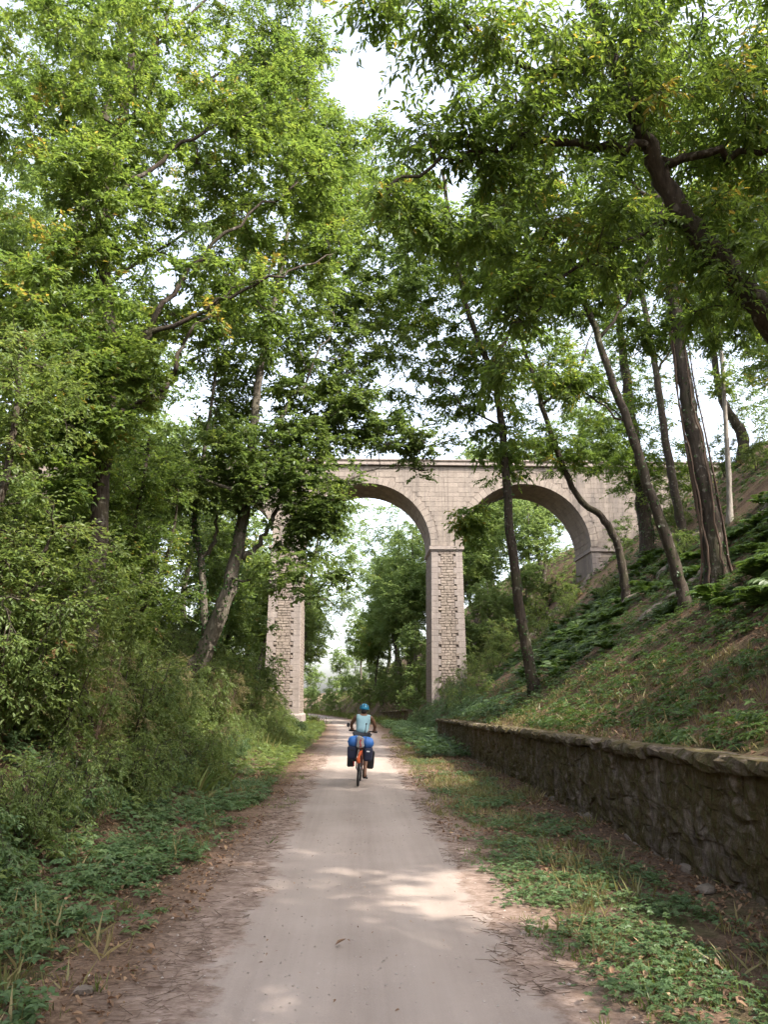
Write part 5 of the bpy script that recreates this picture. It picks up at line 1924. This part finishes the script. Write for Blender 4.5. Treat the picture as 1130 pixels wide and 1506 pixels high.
soft_box('body', (0.005, -0.735, 0.865), (0.16, 0.07, 0.21), GREY, t, 0.03, 0.03, 9)
m = MB()
tube(m, catmull([(0.01, -0.777, 0.92), (-0.012, -0.783, 0.86), (0.012, -0.783, 0.81), (-0.005, -0.775, 0.77)], 4), 0.011, 6)
m.obj('cord', RED, t)
t = rider_thing('orange_flag', 'orange cloth hanging over the rear mudguard', 'cloth')
m = MB()
pts = catmull([(0.02, -0.83, 0.70), (0.0, -0.87, 0.62), (-0.012, -0.89, 0.54), (0.005, -0.89, 0.47)], 4)
tube(m, pts, [0.02, 0.026, 0.03, 0.033, 0.03, 0.026, 0.03, 0.036, 0.038, 0.038, 0.036, 0.03, 0.012], 8)
m.obj('cloth', ORCLOTH, t, smooth=True)
t = rider_thing('tyre_pump', 'thin dark pump rod standing up behind the cyclist', 'pump')
m = MB()
tube(m, np.array([(0.065, -0.55, 0.94), (0.075, -0.54, 1.10), (0.082, -0.53, 1.20), (0.084, -0.53, 1.215)]), [0.008, 0.008, 0.008, 0.017], 7)
tube(m, np.array([(0.084, -0.53, 1.215), (0.086, -0.53, 1.24)]), [0.017, 0.014], 7)
m.obj('rod', BLACK, t)


def skin_mesh(verts, edges, radii, name, sub=2, root=0):
    me = bpy.data.meshes.new(name + '_tmp')
    me.from_pydata([tuple(v) for v in verts], edges, [])
    ob = bpy.data.objects.new(name + '_tmp', me)
    COL.objects.link(ob)
    ob.modifiers.new('Skin', 'SKIN').use_smooth_shade = True
    for i, r in enumerate(radii):
        d = me.skin_vertices[0].data[i]
        d.radius = (r, r) if not isinstance(r, tuple) else r
        d.use_root = (i == root)
    sb = ob.modifiers.new('Sub', 'SUBSURF')
    sb.levels = sb.render_levels = sub
    dg = bpy.context.evaluated_depsgraph_get()
    dg.update()
    out = bpy.data.meshes.new_from_object(ob.evaluated_get(dg))
    out.name = name
    bpy.data.objects.remove(ob)
    bpy.data.meshes.remove(me)
    return out


person = rider_thing('person', 'cyclist in a pale sleeveless top and teal helmet riding away along the path', 'person')
V, E, Rr = [], [], []


def J(p, r, frm=None):
    V.append(p)
    Rr.append(r)
    if frm is not None:
        E.append((frm, len(V) - 1))
    return len(V) - 1


pel = J((0, -0.25, 0.985), (0.135, 0.105))
wai = J((0, -0.20, 1.10), (0.115, 0.085), pel)
che = J((0, -0.10, 1.25), (0.135, 0.095), wai)
shl = J((0, -0.03, 1.345), (0.11, 0.075), che)
nk = J((0, 0.005, 1.405), 0.048, shl)
hd0 = J((0, 0.03, 1.445), 0.07, nk)
hd1 = J((0, 0.045, 1.51), 0.082, hd0)
hd2 = J((0, 0.045, 1.555), 0.06, hd1)
nose = J((0, 0.135, 1.485), 0.014, hd1)
for s in (-1, 1):
    sh = J((s * 0.165, -0.03, 1.335), 0.05, shl)
    ua = J((s * 0.215, 0.03, 1.25), 0.042, sh)
    el = J((s * 0.255, 0.10, 1.165), 0.036, ua)
    fa = J((s * 0.245, 0.22, 1.10), 0.031, el)
    wr = J((s * 0.24, 0.315, 1.065), 0.023, fa)
    pa = J((s * 0.24, 0.36, 1.072), 0.03, wr)
    hp = J((s * 0.085, -0.24, 0.95), 0.10, pel)
    if s > 0:
        kn, an, he, to = (0.10, 0.12, 0.66), (0.115, -0.13, 0.235), (0.115, -0.16, 0.17), (0.125, -0.01, 0.16)
    else:
        kn, an, he, to = (-0.10, 0.15, 0.83), (-0.115, -0.04, 0.54), (-0.115, -0.08, 0.49), (-0.125, 0.06, 0.475)
    th = J(tuple((np.array(V[hp]) + np.array(kn)) / 2), 0.078, hp)
    k_ = J(kn, 0.056, th)
    ca = J(tuple(np.array(kn) * 0.6 + np.array(an) * 0.4 + np.array([0, -0.02, 0])), 0.055, k_)
    a_ = J(an, 0.034, ca)
    h_ = J(he, 0.034, a_)
    t_ = J(to, 0.028, h_)
body_me = skin_mesh(V, E, Rr, 'body', 2)
bm = bmesh.new()
bm.from_mesh(body_me)
# five fingers closing on each grip
fm = MB()
for s in (-1, 1):
    for k in range(4):
        x = s * (0.21 + 0.021 * k)
        L_ = (0.85, 1.0, 0.95, 0.75)[k]
        tube(fm, catmull([(x, 0.355, 1.085), (x, 0.355 + 0.028 * L_, 1.078), (x, 0.36 + 0.032 * L_, 1.05), (x, 0.352, 1.022)], 3), 0.0085, 6)
    tube(fm, catmull([(s * 0.215, 0.335, 1.068), (s * 0.195, 0.345, 1.045), (s * 0.195, 0.362, 1.024)], 3), 0.0095, 6)
    tube(fm, np.array([(s * 0.083, 0.03, 1.475), (s * 0.092, 0.028, 1.488), (s * 0.09, 0.028, 1.505)]), [0.012, 0.018, 0.008], 6)
fme = fm.mesh('fingers', SKIN, True)
bm.from_mesh(fme)
bm.to_mesh(body_me)
bm.free()
body_me.materials.clear()
body_me.materials.append(SKIN)
body_me.polygons.foreach_set('use_smooth', np.ones(len(body_me.polygons), bool))
link('body', body_me, person)
for s in (-1, 1):
    m = MB()
    rod(m, (s * 0.03, 0.118, 1.507), (s * 0.03, 0.126, 1.507), 0.012, 10)
    m.obj('eye', WHITE, person)
m = MB()
tube(m, np.array([(-0.024, 0.112, 1.452), (0, 0.122, 1.45), (0.024, 0.112, 1.452)]), 0.006, 6)
m.obj('mouth', RED, person)


def cloth(name, chain, edges, radii, mat):
    me = skin_mesh(chain, edges, radii, name, 2)
    me.materials.clear()
    me.materials.append(mat)
    return link(name, me, person)


cloth('shirt', [(0, -0.27, 0.99), (0, -0.205, 1.10), (0, -0.11, 1.24), (0, -0.04, 1.335), (0, -0.012, 1.375), (-0.145, -0.035, 1.335), (0.145, -0.035, 1.335)],
      [(0, 1), (1, 2), (2, 3), (3, 4), (3, 5), (3, 6)], [(0.15, 0.115), (0.14, 0.105), (0.158, 0.115), (0.13, 0.09), (0.062, 0.06), 0.06, 0.06], SHIRT)
hpR, hpL = V[[i for i, v in enumerate(V) if abs(v[0] - 0.085) < 1e-6][0]], V[[i for i, v in enumerate(V) if abs(v[0] + 0.085) < 1e-6][0]]
cloth('shorts', [(0, -0.25, 0.975), hpR, (0.093, -0.02, 0.80), (0.098, 0.08, 0.70), hpL, (-0.093, -0.02, 0.885), (-0.098, 0.10, 0.845)],
      [(0, 1), (1, 2), (2, 3), (0, 4), (4, 5), (5, 6)], [(0.148, 0.12), 0.112, 0.090, 0.075, 0.112, 0.090, 0.075], SHORTS)
for s, he, to in ((1, (0.115, -0.17, 0.175), (0.125, 0.0, 0.16)), (-1, (-0.115, -0.09, 0.495), (-0.125, 0.07, 0.475))):
    cloth('shoe', [he, tuple((np.array(he) + np.array(to)) / 2), to], [(0, 1), (1, 2)], [0.048, 0.046, 0.04], BLACK)
# helmet: a domed shell with a rear lobe and vents
bm = bmesh.new()
bmesh.ops.create_uvsphere(bm, u_segments=20, v_segments=14, radius=1.0)
bmesh.ops.delete(bm, geom=[v for v in bm.verts if v.co.z < -0.35], context='VERTS')
for v in bm.verts:
    v.co = Vector((v.co.x * 0.102, v.co.y * 0.132 + 0.035, v.co.z * 0.095 + 1.525 + (0.02 if v.co.z < 0 and v.co.y > 0.5 else 0)))
me = bpy.data.meshes.new('helmet')
bm.to_mesh(me)
bm.free()
me.materials.append(HELM)
me.polygons.foreach_set('use_smooth', np.ones(len(me.polygons), bool))
helmet = link('helmet', me, person)
for xx in (-0.05, 0.0, 0.05):
    m = MB()
    a = np.linspace(rad(110), rad(165), 7)
    tube(m, np.stack([np.full(7, xx) * (1 - 0.1 * np.cos(a)), 0.035 + 0.129 * np.cos(a) * (1 - abs(xx) * 2.2), 1.525 + 0.094 * np.sin(a) * (1 - abs(xx) * 2.0)], -1), [0.003, 0.009, 0.011, 0.011, 0.011, 0.009, 0.003], 5)
    m.obj('vent', BLACK, helmet)
m = MB()
tube(m, np.array([(0, -0.045, 1.49), (0, -0.035, 1.45), (0, -0.02, 1.415)]), [0.06, 0.062, 0.03], 10)
m.obj('hair', HAIR, person, smooth=True)


# loose grit on the path and shoulders
rg = np.random.default_rng(1234)
n = 2600
x = rg.normal(0.07, 0.85, n)
y = 2.4 + 16 * rg.random(n) ** 1.7
r = rg.uniform(0.002, 0.009, n) * (1 + 0.5 * (np.abs(x) > 1))
z = H(x, y) + 0.018
o6 = np.array([[1, 0, 0], [0, 1, 0], [-1, 0, 0], [0, -1, 0], [0, 0, 0.7], [0, 0, -0.7]], float)
V = np.stack([x, y, z], -1)[:, None] + (o6[None] + rg.normal(0, 0.18, (n, 6, 3))) * r[:, None, None]
f8 = np.array([[0, 1, 4], [1, 2, 4], [2, 3, 4], [3, 0, 4], [1, 0, 5], [2, 1, 5], [3, 2, 5], [0, 3, 5]])
m = MB()
m.add(V.reshape(-1, 3), (f8[None] + (np.arange(n) * 6)[:, None, None]).reshape(-1, 3), np.repeat(rg.random(n), 6))
tag(m.obj('gravel', PEBBLE), 'loose grit and small pebbles scattered on the path', 'gravel', kind='stuff')
